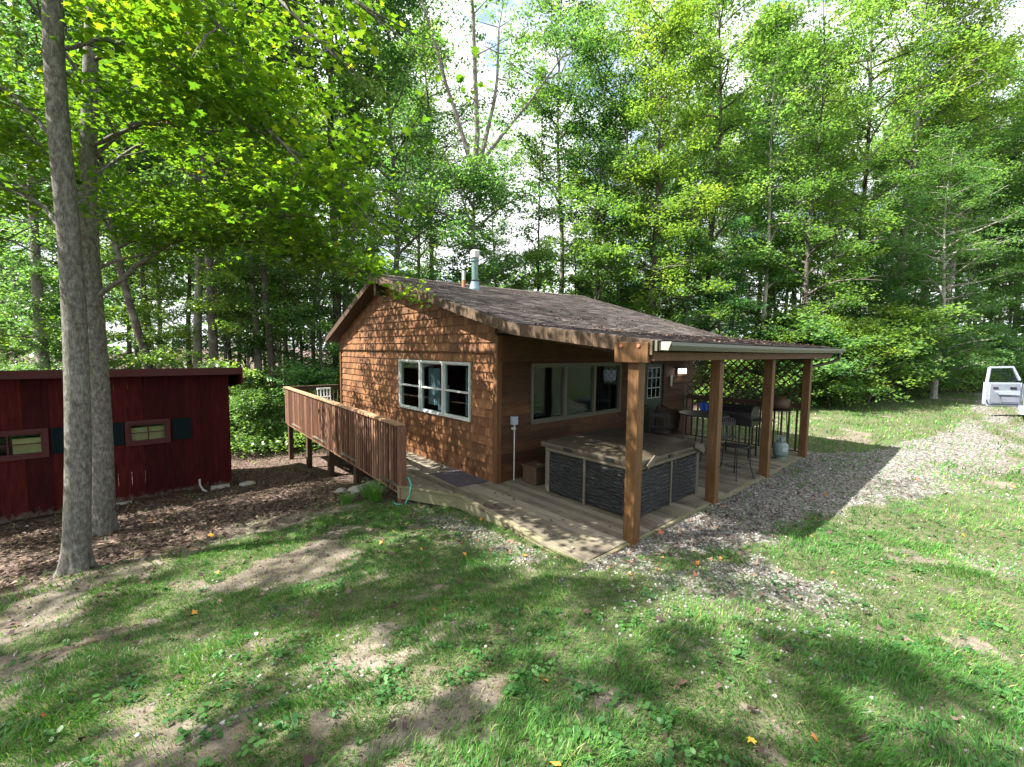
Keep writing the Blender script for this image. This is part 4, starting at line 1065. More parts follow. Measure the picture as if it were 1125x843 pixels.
for k, (xa_, xb_) in enumerate(((TX0-e, ym-.004),(ym+.004, TX1+e))):
    cv = MB(); q = []
    x_out = xa_ if k == 0 else xb_
    inn = .14
    def P_(sh_): 
        return [(xa_+(sh_ if k == 0 else 0),TY0-e+sh_),(xb_-(0 if k == 0 else sh_),TY0-e+sh_),(xb_-(0 if k == 0 else sh_),TY1+e-sh_),(xa_+(sh_ if k == 0 else 0),TY1+e-sh_)]
    loft(cv, [(P_(.0),.758),(P_(-.004),.80),(P_(.0),.838),(P_(.05),.85),(P_(inn),.885),(P_(inn+.05),.893)])
    obj('cover_half', cv, M['tub_cover'], tub, bevel=.012)
for (p, q) in (((TX0-.06,4.55,.80),(TX0-.06,4.40,.80)),((TX0-.06,3.75,.80),(TX0-.06,3.62,.80)),((6.05,TY0-.06,.80),(6.13,TY0-.06,.80))):
    m_ = MB(); m_.beam(p, q, .02, .05); obj('cover_latch', m_, M['black'], tub)
m_ = MB(); m_.beam((5.42,TY0-.08,.74),(5.62,TY0-.08,.86),.02,.07); m_.beam((5.42,TY0-.08,.74),(5.42,TY0-.08,.60),.02,.05); obj('cover_lifter', m_, M['tub_tan'], tub, bevel=.004)
m_ = MB(); m_.beam((6.86,TY0-.08,.86),(7.14,TY0-.08,.74),.03,.10); obj('cover_lifter', m_, M['tub_tan'], tub, bevel=.004)
st = MB(); st.box((5.30,5.28,.0),(5.62,5.62,.30)); st.box((5.28,5.26,.30),(5.64,5.64,.33))
tag(obj('storage_crate', st, M['dark_wood'], origin=(5.45,5.45,0), bevel=.01), 'small dark box against the wall beside the hot tub', 'box')

# ------------------------------------------------------------------ porch furniture
ch = thing('bar_chair', (0,0,0), 'tall black metal slatted chair standing between the middle porch posts', 'chair')
m_ = MB(); m_.lathe([(.19,.58),(.21,.585),(.21,.605),(.19,.61)],(0,0,0),20); obj('seat', m_, M['black'], ch)
for sx in (-1,1):
    for sy in (-1,1):
        m_ = MB(); m_.tube([(sx*.16,sy*.16,.58),(sx*.17,sy*.17,.25),(sx*.22,sy*.22,.01)],.010,6); m_.lathe([(.02,0),(.022,.01),(.012,.02)],(sx*.22,sy*.22,0),8); obj('leg', m_, M['black'], ch)
m_ = MB(); m_.tube([(.18*math.cos(a),.18*math.sin(a),.22) for a in [i*math.pi/8 for i in range(17)]],.007,5); obj('foot_ring', m_, M['black'], ch)
m_ = MB()
m_.tube([(.19,-.2,.60),(.22,-.21,.85),(.24,-.19,1.06),(.25,0,1.10),(.24,.19,1.06),(.22,.21,.85),(.19,.2,.60)],.011,6)
for i in range(7): y = -.15+.05*i; m_.beam((.205,y,.66),(.245,y,1.08),.022,.006)
m_.beam((.21,-.2,.72),(.21,.2,.72),.01,.05); m_.beam((.235,-.19,.98),(.235,.19,.98),.01,.07)
obj('backrest', m_, M['black'], ch)
ch.location = (8.65,3.28,0); ch.rotation_euler = (0,0,rad(70))
c2 = copy_tree(ch, (8.9,5.0,0), rad(200)); c2['label'] = 'tall black metal chair farther back beside the dark table'
ch['group'] = c2['group'] = 'black metal chairs on the porch'
tb = thing('round_table', (9.55,4.35,0), 'round black metal patio table in the shade of the porch', 'table')
m_ = MB(); m_.lathe([(.50,.98),(.52,.985),(.52,1.01),(.50,1.015)],(9.55,4.35,0),28); obj('table_top', m_, M['black'], tb)
for i in range(4):
    a = i*math.pi/2+.4; m_ = MB(); m_.tube([(9.55+.1*math.cos(a),4.35+.1*math.sin(a),.98),(9.55+.14*math.cos(a),4.35+.14*math.sin(a),.4),(9.55+.34*math.cos(a),4.35+.34*math.sin(a),.01)],.014,6); obj('leg', m_, M['black'], tb)
# wicker armchair by the wall
ac = thing('wicker_armchair', (9.9,5.35,0), 'dark rounded wicker armchair against the porch wall behind the tub', 'chair')
m_ = MB(); m_.lathe([(.30,.30),(.36,.33),(.36,.42),(.30,.44)],(9.9,5.35,0),22); obj('seat', m_, M['brownmetal'], ac)
m_ = MB(); n = 18; base = 0
for j, (z, r_) in enumerate(((.40,.36),(.62,.40),(.85,.42),(1.05,.38),(1.12,.30))):
    for i in range(n+1):
        a = rad(-20+220*i/n); m_.v.append((9.9+r_*math.cos(a), 5.35+r_*math.sin(a)*.75, z-.18*abs(math.cos(a))*(j/4)))
for j in range(4):
    for i in range(n): k = j*(n+1)+i; m_.f.append([k,k+1,k+n+2,k+n+1]); m_.t.append(.5)
o = obj('backrest', m_, M['brownmetal'], ac); md = o.modifiers.new('thick','SOLIDIFY'); md.thickness = .03
for sx in (-1,1):
    for sy in (-1,1): m_ = MB(); m_.tube([(9.9+sx*.26,5.35+sy*.24,.32),(9.9+sx*.28,5.35+sy*.26,.0)],.02,6); obj('leg', m_, M['brownmetal'], ac)
# gas grill
gr = thing('gas_grill', (10.55,3.95,0), 'black gas grill with closed hood and cart, right of the black chair', 'grill')
m_ = MB(); m_.box((10.30,3.62,.72),(10.78,4.36,.90)); obj('firebox', m_, M['black'], gr, bevel=.01)
m_ = MB(); pr = [(10.30,.90),(10.31,1.02),(10.38,1.12),(10.52,1.17),(10.68,1.14),(10.78,1.02),(10.78,.90)]
b = 0; m_.v += [(x,3.64,z) for x,z in pr]+[(x,4.34,z) for x,z in pr]; n = len(pr)
m_.f += [list(range(n)), list(range(2*n-1,n-1,-1))]+[[i,i+n,(i+1)%n+n,(i+1)%n] for i in range(n)]; m_.t += [.5]*(n+2); gh = obj('hood', m_, M['black'], gr)
m_ = MB(); m_.tube([(10.29,3.72,.98),(10.25,3.72,.98),(10.25,4.26,.98),(10.29,4.26,.98)],.010,6); obj('hood_handle', m_, M['chrome'], gh)
for y in (3.30, 4.37): m_ = MB(); m_.box((10.34,y,.86),(10.74,y+.31,.89)); obj('side_shelf', m_, M['black'], gr)
m_ = MB()
for (x,y) in ((10.33,3.66),(10.75,3.66),(10.33,4.32),(10.75,4.32)): m_.box((x-.015,y-.015,.0),(x+.015,y+.015,.72))
m_.box((10.32,3.65,.20),(10.76,4.33,.22)); obj('cart_frame', m_, M['black'], gr)
def cloth(name, mat, x, y0_, y1_, z0_, z1_, label):
    m_ = MB(); n = 10; mm = 8; b = 0
    for j in range(mm+1):
        for i in range(n+1):
            m_.v.append((x+.02*math.sin(i*1.3)+.01*j*.3, y0_+(y1_-y0_)*i/n*(1-.25*j/mm), z1_-(z1_-z0_)*j/mm-.02*math.sin(i)))
    for j in range(mm):
        for i in range(n): k = j*(n+1)+i; m_.f.append([k,k+1,k+n+2,k+n+1]); m_.t.append(.5)
    o = obj(name, m_, mat, origin=(x,y0_,z0_)); md = o.modifiers.new('t','SOLIDIFY'); md.thickness = .006
    return tag(o, label, 'towel')
cloth('towel', M['blue'], 10.25, 4.55, 4.80, .80, 1.17, 'blue towel hanging at the left of the grill')
cloth('towel', M['teal'], 11.60, 4.88, 5.12, 1.16, 1.50, 'teal cloth hung on the lattice screen')
# small domed burner above the propane tank
sm = thing('smoker_grill', (11.38,3.42,0), 'small brown domed grill on thin legs beside the last post', 'grill')
m_ = MB(); m_.lathe([(.05,1.05),(.19,1.08),(.22,1.16),(.21,1.24),(.15,1.31),(.05,1.34)],(11.38,3.42,0),20); obj('domed_body', m_, M['brownmetal'], sm, smooth=True)
m_ = MB(); m_.lathe([(.25,1.03),(.25,1.05)],(11.38,3.42,0),20); obj('shelf', m_, M['black'], sm)
for i in range(3): a = i*2.1+.3; m_ = MB(); m_.tube([(11.38+.17*math.cos(a),3.42+.17*math.sin(a),1.03),(11.38+.24*math.cos(a),3.42+.24*math.sin(a),0)],.012,6); obj('leg', m_, M['black'], sm)
tk = thing('propane_tank', (10.95,3.22,0), 'pale grey-green propane tank on the deck near the last porch post', 'gas tank')
m_ = MB(); m_.lathe([(.02,.045),(.11,.05),(.145,.09),(.153,.15),(.153,.28),(.140,.335),(.10,.37),(.03,.385)],(10.95,3.22,0),28); obj('tank_body', m_, M['tank'], tk, smooth=True)
m_ = MB(); m_.lathe([(.105,.0),(.105,.07),(.098,.07),(.098,.0)],(10.95,3.22,0),24); obj('foot_ring', m_, M['tank'], tk)
m_ = MB()
for a0 in (0.3, 3.44):
    pp_ = [(10.95+.085*math.cos(a0+i*.22),3.22+.085*math.sin(a0+i*.22)) for i in range(9)]
    for (p, q) in zip(pp_[:-1],pp_[1:]): m_.beam((p[0],p[1],.44),(q[0],q[1],.44),.006,.13 if p not in (pp_[3],pp_[4]) else .05)
m_.tube([(10.95+.085*math.cos(i*.393),3.22+.085*math.sin(i*.393),.50) for i in range(17)],.009,6)
obj('collar', m_, M['tank'], tk)
m_ = MB(); m_.lathe([(.02,.37),(.02,.43),(.03,.43),(.03,.455),(.012,.46)],(10.95,3.22,0),12); obj('valve', m_, M['chrome'], tk)
lb = MB()
pp_ = [(10.95+.1545*math.cos(a),3.22+.1545*math.sin(a)) for a in [rad(212+6*i) for i in range(8)]]
for (p,q) in zip(pp_[:-1],pp_[1:]): lb.add([(p[0],p[1],.19),(q[0],q[1],.19),(q[0],q[1],.28),(p[0],p[1],.28)],[(0,1,2,3)])
obj('label_patch', lb, M['metalbox'], tk)
# hose
hs = MB(); hz = lambda x_, y_: Hs(x_, y_)+.02
hs.tube([(3.62,6.72,.10),(3.60,6.66,.16),(3.62,6.60,.05),(3.58,6.58,-.12),(3.50,6.60,hz(3.5,6.6)),(3.42,6.75,hz(3.42,6.75)),(3.45,6.95,hz(3.45,6.95))], .012, 8)
tag(obj('garden_hose', hs, M['hose'], origin=(3.5,6.6,-.3), smooth=True), 'green garden hose looping down at the railing end post', 'hose')
# white chair on back deck
wc = thing('patio_chair', (5.0,14.6,0), 'white lattice-backed patio chair on the deck behind the cabin', 'chair')
m_ = MB(); m_.box((4.78,14.38,.42),(5.22,14.82,.45)); obj('seat', m_, M['patio'], wc)
m_ = MB()
for i in range(5): m_.beam((4.8+.1*i,14.84,.45),(4.8+.1*i,14.92,1.02),.03,.012)
m_.beam((4.78,14.92,1.02),(5.22,14.92,1.02),.03,.05); m_.beam((4.78,14.88,.75),(5.22,14.88,.75),.02,.04); obj('backrest', m_, M['patio'], wc)
for (x,y) in ((4.8,14.4),(5.2,14.4),(4.8,14.8),(5.2,14.8)): m_ = MB(); m_.tube([(x,y,.42),(x,y,.0)],.018,6); obj('leg', m_, M['patio'], wc)

# ------------------------------------------------------------------ red shed
SH = thing('shed', (1.93,12.35,-1.0), 'long low dark red board shed with green shutters behind the twin trunks', 'shed')
sx0, sx1, sy0, sy1 = -5.6, 1.93, 12.35, 15.4
sr_ = random.Random(9)
wins = [(.10,.72,.28,.68,'a'),(-2.10,-1.16,.24,.67,'b'),(-4.3,-3.4,.24,.67,'c')]
bd = MB(); x = sx1
def bot(x_): return -.93-.018*(sx1-x_)
while x > sx0:
    w_ = sr_.choice((.22,.30,.30,.36)); xa_ = max(sx0, x-w_); t_ = sr_.random(); j = sr_.uniform(0,.002)
    cuts = [(xa_, x)]
    segs = [(xa_,x,bot((xa_+x)/2)+sr_.uniform(-.02,.02),1.83)]
    for (h0,h1,hz0,hz1,_) in wins:
        new = []
        for (p0,p1,q0,q1) in segs:
            if p1 <= h0 or p0 >= h1: new.append((p0,p1,q0,q1)); continue
            if p0 < h0: new.append((p0,h0,q0,q1))
            if p1 > h1: new.append((h1,p1,q0,q1))
            new.append((max(p0,h0),min(p1,h1),q0,hz0)); new.append((max(p0,h0),min(p1,h1),hz1,q1))
        segs = new
    for (p0,p1,q0,q1) in segs: bd.box((p0+.0008,sy0-j,q0),(p1-.0008,sy0+.05,q1),t_)
    x = xa_-.001
SHO = Vector((1.93,12.35,-1.0))
obj('front_wall', bd, M['shed'], SH)
ow = MB(); ow.box((sx1-.05,sy0+.055,-.93),(sx1,sy1,1.66)); ow.box((sx0,sy1-.05,-1.0),(sx1-.055,sy1,1.2)); ow.box((sx0,sy0+.055,-1.2),(sx0+.05,sy1-.055,1.6)); obj('side_walls', ow, M['shed'], SH)
rs_ = MB(); ex0, ex1 = sx0-.2, sx1+.22
rs_.hexa([(ex0,sy0-.28,1.83),(ex1,sy0-.28,1.81),(ex1,sy1+.2,1.31),(ex0,sy1+.2,1.31),(ex0,sy0-.28,1.89),(ex1,sy0-.28,1.87),(ex1,sy1+.2,1.37),(ex0,sy1+.2,1.37)])
sroof = obj('roof', rs_, M['roof'], SH)
fa = MB(); fa.hexa([(ex0,sy0-.31,1.73),(ex1,sy0-.31,1.71),(ex1,sy0-.283,1.71),(ex0,sy0-.283,1.73),(ex0,sy0-.31,1.88),(ex1,sy0-.31,1.86),(ex1,sy0-.283,1.86),(ex0,sy0-.283,1.88)]); obj('fascia_board', fa, M['shedtrim'], sroof)
fa = MB(); fa.hexa([(ex1+.002,sy0-.31,1.49),(ex1+.03,sy0-.31,1.49),(ex1+.03,sy1+.2,1.11),(ex1+.002,sy1+.2,1.11),(ex1+.002,sy0-.31,1.87),(ex1+.03,sy0-.31,1.87),(ex1+.03,sy1+.2,1.37),(ex1+.002,sy1+.2,1.37)]); obj('side_board', fa, M['shedtrim'], sroof)
fn = MB(); fn.box((sx0+.1,sy0+.06,-1.6),(sx1-.15,sy0+.12,-.95)); obj('floor_frame', fn, M['dark_wood'], SH)
for (x_) in (1.5,-.3,-2.6,-4.8):
    m_ = MB(); m_.box((x_,sy0+.01,Hs(x_,sy0)-.1),(x_+.38,sy0+.20,bot(x_)-.01)); obj('concrete_block', m_, M['concrete'], SH, bevel=.01)
for (h0,h1,z0,z1,k) in wins:
    f = MB(); t_ = .07
    f.box((h0-t_,sy0-.04,z1),(h1+t_,sy0-.012,z1+t_)); f.box((h0-t_,sy0-.04,z0-t_),(h1+t_,sy0-.012,z0)); f.box((h0-t_,sy0-.04,z0),(h0,sy0-.012,z1)); f.box((h1,sy0-.04,z0),(h1+t_,sy0-.012,z1))
    wo = obj('window', f, M['shedtrim'], SH, bevel=.003)
    f = MB(); s_ = .035; f.box((h0,sy0-.015,z1-s_),(h1,sy0+.03,z1)); f.box((h0,sy0-.015,z0),(h1,sy0+.03,z0+s_)); f.box((h0,sy0-.015,z0+s_),(h0+s_,sy0+.03,z1-s_)); f.box((h1-s_,sy0-.015,z0+s_),(h1,sy0+.03,z1-s_))
    f.box(((h0+h1)/2-.012,sy0-.01,z0+s_),((h0+h1)/2+.012,sy0+.02,z1-s_)); f.box((h0+s_,sy0-.009,(z0+z1)/2-.008),((h0+h1)/2-.012,sy0+.019,(z0+z1)/2+.008)); f.box(((h0+h1)/2+.012,sy0-.009,(z0+z1)/2-.008),(h1-s_,sy0+.019,(z0+z1)/2+.008))
    obj('sash', f, M['shedtrim'], wo)
    f = MB(); f.box((h0+s_,sy0+.021,z0+s_),(h1-s_,sy0+.025,z1-s_)); obj('pane', f, M['glass'], wo)
    c = MB(); 
    if k == 'a': c.box((h0-.05,sy0+.10,z0-.05),(h1+.05,sy0+.14,z1-.10))
    else: c.box((h1-.42,sy0+.10,z0-.05),(h1+.05,sy0+.14,z1-.12))
    obj('blind', c, M['cardboard'], wo)
    for a in ((h0-t_-.34,h0-t_-.02),(h1+t_+.04,h1+t_+.37)):
        f = MB(); f.box((a[0],sy0-.035,z0-.02),(a[1],sy0-.012,z1+.06)); f.box((a[0],sy0-.045,z0-.02),(a[0]+.04,sy0-.036,z1+.06)); f.box((a[1]-.04,sy0-.045,z0-.02),(a[1],sy0-.036,z1+.06))
        f.box((a[0]+.04,sy0-.045,z1+.02),(a[1]-.04,sy0-.036,z1+.06)); f.box((a[0]+.04,sy0-.045,z0-.02),(a[1]-.04,sy0-.036,z0+.02)); f.box((a[0]+.04,sy0-.045,(z0+z1)/2),(a[1]-.04,sy0-.036,(z0+z1)/2+.04))
        obj('shutter', f, M['shutter'], SH)
m_ = MB(); m_.tube([(1.28,sy0-.06,-.72),(1.28,sy0-.08,-.85),(1.33,sy0-.10,-.97),(1.40,sy0-.14,Hs(1.4,12.2)+.01)],.02,8); obj('drain_pipe', m_, M['white'], SH)

# ------------------------------------------------------------------ pickup truck (mostly outside the right edge)
T = thing('pickup_truck', (21.9,-1.45,Hs(22,-1.4)), 'silver-white pickup truck with its driver door open, at the right edge', 'truck')
gz = Hs(22,-1.4); yL, yR = -.50, -2.45
b_ = MB()
prof_low = [(18.6,.55),(18.6,1.15),(20.9,1.18),(20.9,1.2),(23.5,1.2),(25.3,1.12),(25.5,.95),(25.5,.50),(24.9,.48),(24.75,.78),(24.45,.92),(24.15,.78),(24.0,.42),(20.6,.42),(20.45,.78),(20.15,.92),(19.85,.78),(19.7,.50)]
n = len(prof_low); b_.v += [(x,yL,gz+z) for x,z in prof_low]+[(x,yR,gz+z) for x,z in prof_low]
b_.f += [list(range(n))[::-1], list(range(n,2*n))]+[[i,(i+1)%n,(i+1)%n+n,i+n] for i in range(n)]; b_.t += [.5]*(n+2)
body = obj('body', b_, M['carpaint'], T, bevel=.03)
cbm = MB(); pc = [(20.95,1.2),(21.0,1.78),(22.6,1.80),(23.5,1.2)]
for (ya_, yb_) in ((yL-.05,yL-.17),(yR+.17,yR+.05)):
    for (p,q) in zip(pc[:-1],pc[1:]): cbm.beam((p[0],(ya_+yb_)/2,gz+p[1]),(q[0],(ya_+yb_)/2,gz+q[1]),.08,.08,up=(0,1,0))
cbm.box((21.0,yR+.1,gz+1.78),(22.6,yL-.1,gz+1.86)); obj('cab', cbm, M['carpaint'], T, bevel=.02)
m_ = MB(); m_.add([(22.63,yL-.12,gz+1.80),(23.5,yL-.08,gz+1.2),(23.5,yR+.08,gz+1.2),(22.63,yR+.12,gz+1.80)],[(0,1,2,3)]); m_.add([(20.97,yL-.12,gz+1.22),(20.99,yL-.12,gz+1.78),(20.99,yR+.12,gz+1.78),(20.97,yR+.12,gz+1.22)],[(0,1,2,3)]); obj('windscreen', m_, M['glass'], T)
m_ = MB(); m_.box((21.6,yL-.85,gz+.9),(22.1,yL-.25,gz+1.25)); m_.box((21.5,yL-.85,gz+1.25),(21.65,yL-.25,gz+1.72)); obj('seat', m_, M['carinner'], T, bevel=.05)
m_ = MB(); m_.box((20.7,yL+.0,gz+.36),(23.9,yL+.10,gz+.44)); obj('side_step', m_, M['carpaint'], T, bevel=.01)
for x_ in (20.15,24.45):
    for y_ in (yL-.13,yR+.13):
        m_ = MB(); prf = [(.20,-.12),(.34,-.12),(.38,-.08),(.38,.08),(.34,.12),(.20,.12)]
        for i in range(28):
            a = 2*math.pi*i/28
            for r_, w_ in prf: m_.v.append((x_+r_*math.cos(a), y_+w_, gz+.38+r_*math.sin(a)))
        for i in range(28):
            for k in range(5): m_.f.append([i*6+k,((i+1)%28)*6+k,((i+1)%28)*6+k+1,i*6+k+1]); m_.t.append(.5)
        wh = obj('wheel', m_, M['rubber'], T)
        m_ = MB(); m_.tube([(x_,y_-.09,gz+.38),(x_,y_+.09,gz+.38)],.21,20); obj('rim', m_, M['chrome'], wh)
m_ = MB(); m_.box((18.5,yR+.05,gz+.5),(18.62,yL-.05,gz+.68)); obj('bumper', m_, M['chrome'], T, bevel=.02)
for y_ in (yL-.12,yR+.12): m_ = MB(); m_.box((18.58,y_-.08,gz+.8),(18.597,y_+.08,gz+1.12)); obj('tail_light', m_, M['rustpipe'], T)
# open door: hinge at hx,hy; free edge toward the camera's left
hx, hy = 23.45, -.40; ux, uy = -.70, .714; LN = 1.14; zb = gz+.42
def dp(a, z, off=0): return (hx+ux*a+uy*off*1.0, hy+uy*a-ux*off*1.0, zb+z)
def panel(mb, poly, o0, o1):
    n = len(poly); b = len(mb.v); mb.v += [dp(a,z,o0) for a,z in poly]+[dp(a,z,o1) for a,z in poly]
    mb.f += [[b+i for i in range(n)],[b+2*n-1-i for i in range(n)]]+[[b+i,b+(i+1)%n,b+n+(i+1)%n,b+n+i] for i in range(n)]; mb.t += [.5]*(n+2)
m_ = MB(); panel(m_, [(0,0),(LN-.06,0),(LN,.06),(LN,.80),(0,.80)], -.05, .05)
dr = obj('open_door', m_, M['carpaint'], T, bevel=.015)
m_ = MB()   # window frame of the door
for (p,q,w_) in (((LN-.045,.80),(LN-.09,1.33),.07),((LN-.11,1.34),(.30,1.36),.06),((.30,1.36),(.03,.90),.06)):
    m_.beam(dp(*p),dp(*q),.05,w_,up=(uy,-ux,0) if False else (0,0,1) if abs(q[1]-p[1])<.2 else (ux,uy,0))
obj('door_window_frame', m_, M['carpaint'], dr)
m_ = MB(); panel(m_, [(.10,.84),(LN-.10,.84),(LN-.13,1.32),(.31,1.32)], -.004, .004); obj('pane', m_, M['glass'], dr)
m_ = MB(); panel(m_, [(.08,.12),(.98,.12),(1.03,.22),(1.03,.74),(.08,.76)], -.085, -.051); dl = obj('door_liner', m_, M['carinner'], dr, bevel=.012)
m_ = MB(); panel(m_, [(.15,.40),(.80,.42),(.86,.50),(.15,.52)], -.15, -.086); obj('armrest', m_, M['carpaint'], dl, bevel=.02)
m_ = MB(); panel(m_, [(.14,.15),(.62,.15),(.70,.30),(.14,.33)], -.13, -.086); obj('door_pocket', m_, M['carinner'], dl, bevel=.02)
m_ = MB(); panel(m_, [(.20,.58),(.40,.58),(.40,.66),(.20,.66)], -.10, -.086); panel(m_, [(.80,.60),(.95,.60),(.95,.65),(.80,.65)], -.10, -.086); obj('door_handle', m_, M['black'], dl)
m_ = MB(); sp = [(LN-.03,.78),(LN-.03,.2),(LN-.06,.09),(LN-.14,.05),(.06,.05)]
for (p,q) in zip(sp[:-1],sp[1:]): m_.beam(dp(p[0],p[1],-.055),dp(q[0],q[1],-.055),.022,.022)
obj('door_seal', m_, M['black'], dr)
m_ = MB(); m_.beam(dp(.12,.86,.10),dp(.12,1.06,.10),.05,.16,up=(ux,uy,0)); obj('mirror', m_, M['black'], dr, bevel=.02)

# ------------------------------------------------------------------ rocks under the deck
for i, (x, y, s_, lb_) in enumerate(((3.55,8.6,.17,'largest pale rock under the deck railing'),(3.85,8.15,.12,'rounded rock beneath the deck between two posts'),(3.35,9.1,.10,'small grey rock left of the pale rocks by the deck'),(3.95,8.9,.14,'rock farthest back in the shade under the deck'),(2.2,12.1,.13,'flat grey rock at the right foot of the red shed'))):
    me_ = MB(); nn, mm_ = 9, 7; r3 = random.Random(i)
    rz_ = [[1+r3.uniform(-.22,.22) for _ in range(nn)] for _ in range(mm_+1)]
    for j in range(mm_+1):
        ph = math.pi*j/mm_
        for k in range(nn):
            a = 2*math.pi*k/nn; q = s_*rz_[j][k]; me_.v.append((x+q*math.sin(ph)*math.cos(a)*1.3, y+q*math.sin(ph)*math.sin(a), Hs(x,y)+s_*.25+q*math.cos(ph)*.62))
    for j in range(mm_):
        for k in range(nn): me_.f.append([j*nn+k,(j+1)*nn+k,(j+1)*nn+(k+1)%nn,j*nn+(k+1)%nn]); me_.t.append(.5)
    tag(obj('rock', me_, M['rock'], origin=(x,y,Hs(x,y))), lb_, 'rock', 'rocks near the buildings')

# ------------------------------------------------------------------ grass, weeds, stones, fallen leaves
def inhouse(x, y): return ((x > edge_np(y)-.05) & (x < 12.5) & (y > 2.93) & (y < 16)) | ((x > sx0) & (x < sx1-.05) & (y > sy0+.1) & (y < sy1))
def edge_np(y): return np.interp(y, [3.2,3.39,4.45,5.775,6.86,15.75], [3.80,3.82,3.93,4.05,3.53,4.05])
def fan(rg, n, r0, r1, p=1.0, a0=-62, a1=62):
    a = np.radians(rg.uniform(a0, a1, n)+48.2); r = r0+(r1-r0)*rg.uniform(0,1,n)**p
    return r*np.cos(a), r*np.sin(a), r
def grass():
    rg = np.random.default_rng(21); VV = []; TT = []
    for (n, r0, r1, p, hs_, ws) in ((300000,.9,7.5,1.05,(.022,.055),.0036),(110000,6.5,13,1,(.03,.065),.008),(120000,11,32,1,(.04,.09),.018)):
        x, y, r = fan(rg, n, r0, r1, p); m = m_grass(x,y); stub = (rg.uniform(0,1,n) < .09*(1-m)*(1-m_gravel(x,y))*(1-.7*m_litter(x,y)))
        k = ((rg.uniform(0,1,n) < m*(.35+.65*fbm(x*3.5,y*3.5,77))*1.25) | stub) & ~inhouse(x,y)
        stub = stub[k]; x, y, r = x[k], y[k], r[k]; n = len(x); z = H(x,y)-.004
        h = rg.uniform(*hs_, n)*(.35+1.5*fbm(x*3.1,y*3.1,78,3)**1.3+.5*sstep(.6,.75,fbm(x*7,y*7,83,2))); w = ws*(.7+.6*rg.uniform(0,1,n))*(1+.10*r if ws < .005 else 1)
        comb = fbm(x*1.1,y*1.1,79)*9+rg.normal(0,.9,n); ln = rg.uniform(.3,1.15,n)
        dx, dy = np.cos(comb)*ln, np.sin(comb)*ln; yaw = rg.uniform(0,np.pi,n); wx, wy = np.cos(yaw)*w/2, np.sin(yaw)*w/2
        A = np.stack([x-wx,y-wy,z],1); B = np.stack([x+wx,y+wy,z],1)
        C = np.stack([x+wx*.8+dx*h*.4,y+wy*.8+dy*h*.4,z+h*.62],1); D = np.stack([x-wx*.8+dx*h*.4,y-wy*.8+dy*h*.4,z+h*.62],1)
        E_ = np.stack([x+wx*.1+dx*h,y+wy*.1+dy*h,z+h*.95],1); F_ = np.stack([x-wx*.1+dx*h,y-wy*.1+dy*h,z+h*.95],1)
        VV.append(np.stack([A,B,C,D,D,C,E_,F_],1).reshape(-1,3))
        tint = np.clip(.15+.62*fbm(x*.8,y*.8,80)+rg.normal(0,.13,n)+.12*(rg.uniform(0,1,n)<.10)*3,0,1); tint = np.where(stub & (rg.uniform(0,1,n) < .7), rg.uniform(.85,1,n), tint); TT.append(np.repeat(tint,2))
    me = np_mesh('grass', np.concatenate(VV), 4, np.concatenate(TT), M['grass'])
    tag(np_obj('grass', me), 'patchy green lawn grass growing between bare soil patches', 'grass', kind='stuff')
grass()
def weeds():
    rg = np.random.default_rng(22); nc = 4000
    x, y, r = fan(rg, nc, 1.0, 10, .9); m = np.clip(m_grass(x,y)*.8+.25,0,1)*(1-m_litter(x,y)*.8)*sstep(.42,.60,fbm(x*1.6+9,y*1.6,90)); k = (rg.uniform(0,1,nc) < m*(1-.6*m_gravel(x,y))) & ~inhouse(x,y)
    x, y = x[k], y[k]; nc = len(x); L_ = 9
    cx_ = np.repeat(x,L_); cy_ = np.repeat(y,L_); n = len(cx_); a = rg.uniform(0,6.28,n); big = np.repeat(rg.uniform(.012,.034,nc)**1.0,L_)*rg.uniform(.7,1.2,n)
    d = rg.uniform(.3,2.2,n)*big; c = np.stack([cx_+np.cos(a)*d,cy_+np.sin(a)*d,H(cx_,cy_)+.012+rg.uniform(0,.03,n)],1)
    V = maple_verts(c, big*1.25, rg, .35, .05, ROUND)
    me = np_mesh('weeds', V, 8, np.clip(np.repeat(rg.uniform(.2,.9,nc),L_)+rg.normal(0,.1,n),0,1), M['weed'])
    tag(np_obj('weeds', me), 'small broad-leaved weeds and clover scattered through the lawn', 'weeds', kind='stuff')
weeds()
def stones():
    rg = np.random.default_rng(23); OC = np.array([(1,0,0),(0,1,0),(-1,0,0),(0,-1,0),(0,0,1),(0,0,-1)],float)
    FT = np.array([(0,1,4),(1,2,4),(2,3,4),(3,0,4),(1,0,5),(2,1,5),(3,2,5),(0,3,5)])
    VV = []; FF = []; TT = []; off = 0
    for (n, r0, r1, s0, s1) in ((70000,2.8,12.5,.008,.022),(22000,11,30,.016,.04)):
        x, y, r = fan(rg, n, r0, r1, 1.0); k = (rg.uniform(0,1,n) < m_gravel(x,y)*.95+.03) & ~inhouse(x,y); x, y = x[k], y[k]; n = len(x)
        s = rg.uniform(s0,s1,n)**1.0; P = OC[None]*(s[:,None,None]*rg.uniform(.6,1.3,(n,6,1))); P[:,:,2] *= .65
        a = rg.uniform(0,6.28,n); ca, sa = np.cos(a)[:,None], np.sin(a)[:,None]; X = P[:,:,0]*ca-P[:,:,1]*sa; Y = P[:,:,0]*sa+P[:,:,1]*ca
        V = np.stack([X+x[:,None], Y+y[:,None], P[:,:,2]+(H(x,y)+s*.25)[:,None]],2).reshape(-1,3)
        VV.append(V); FF.append((FT[None]+(np.arange(n)*6)[:,None,None]+off).reshape(-1,3)); off += n*6
        TT.append(np.repeat(np.clip(rg.normal(.55,.22,n),0,1),8))
    me = np_mesh('gravel', np.concatenate(VV), 3, np.concatenate(TT), M['stone'], np.concatenate(FF))
    tag(np_obj('gravel', me), 'loose pale grey gravel spread along the porch and driveway', 'gravel', kind='stuff')
stones()
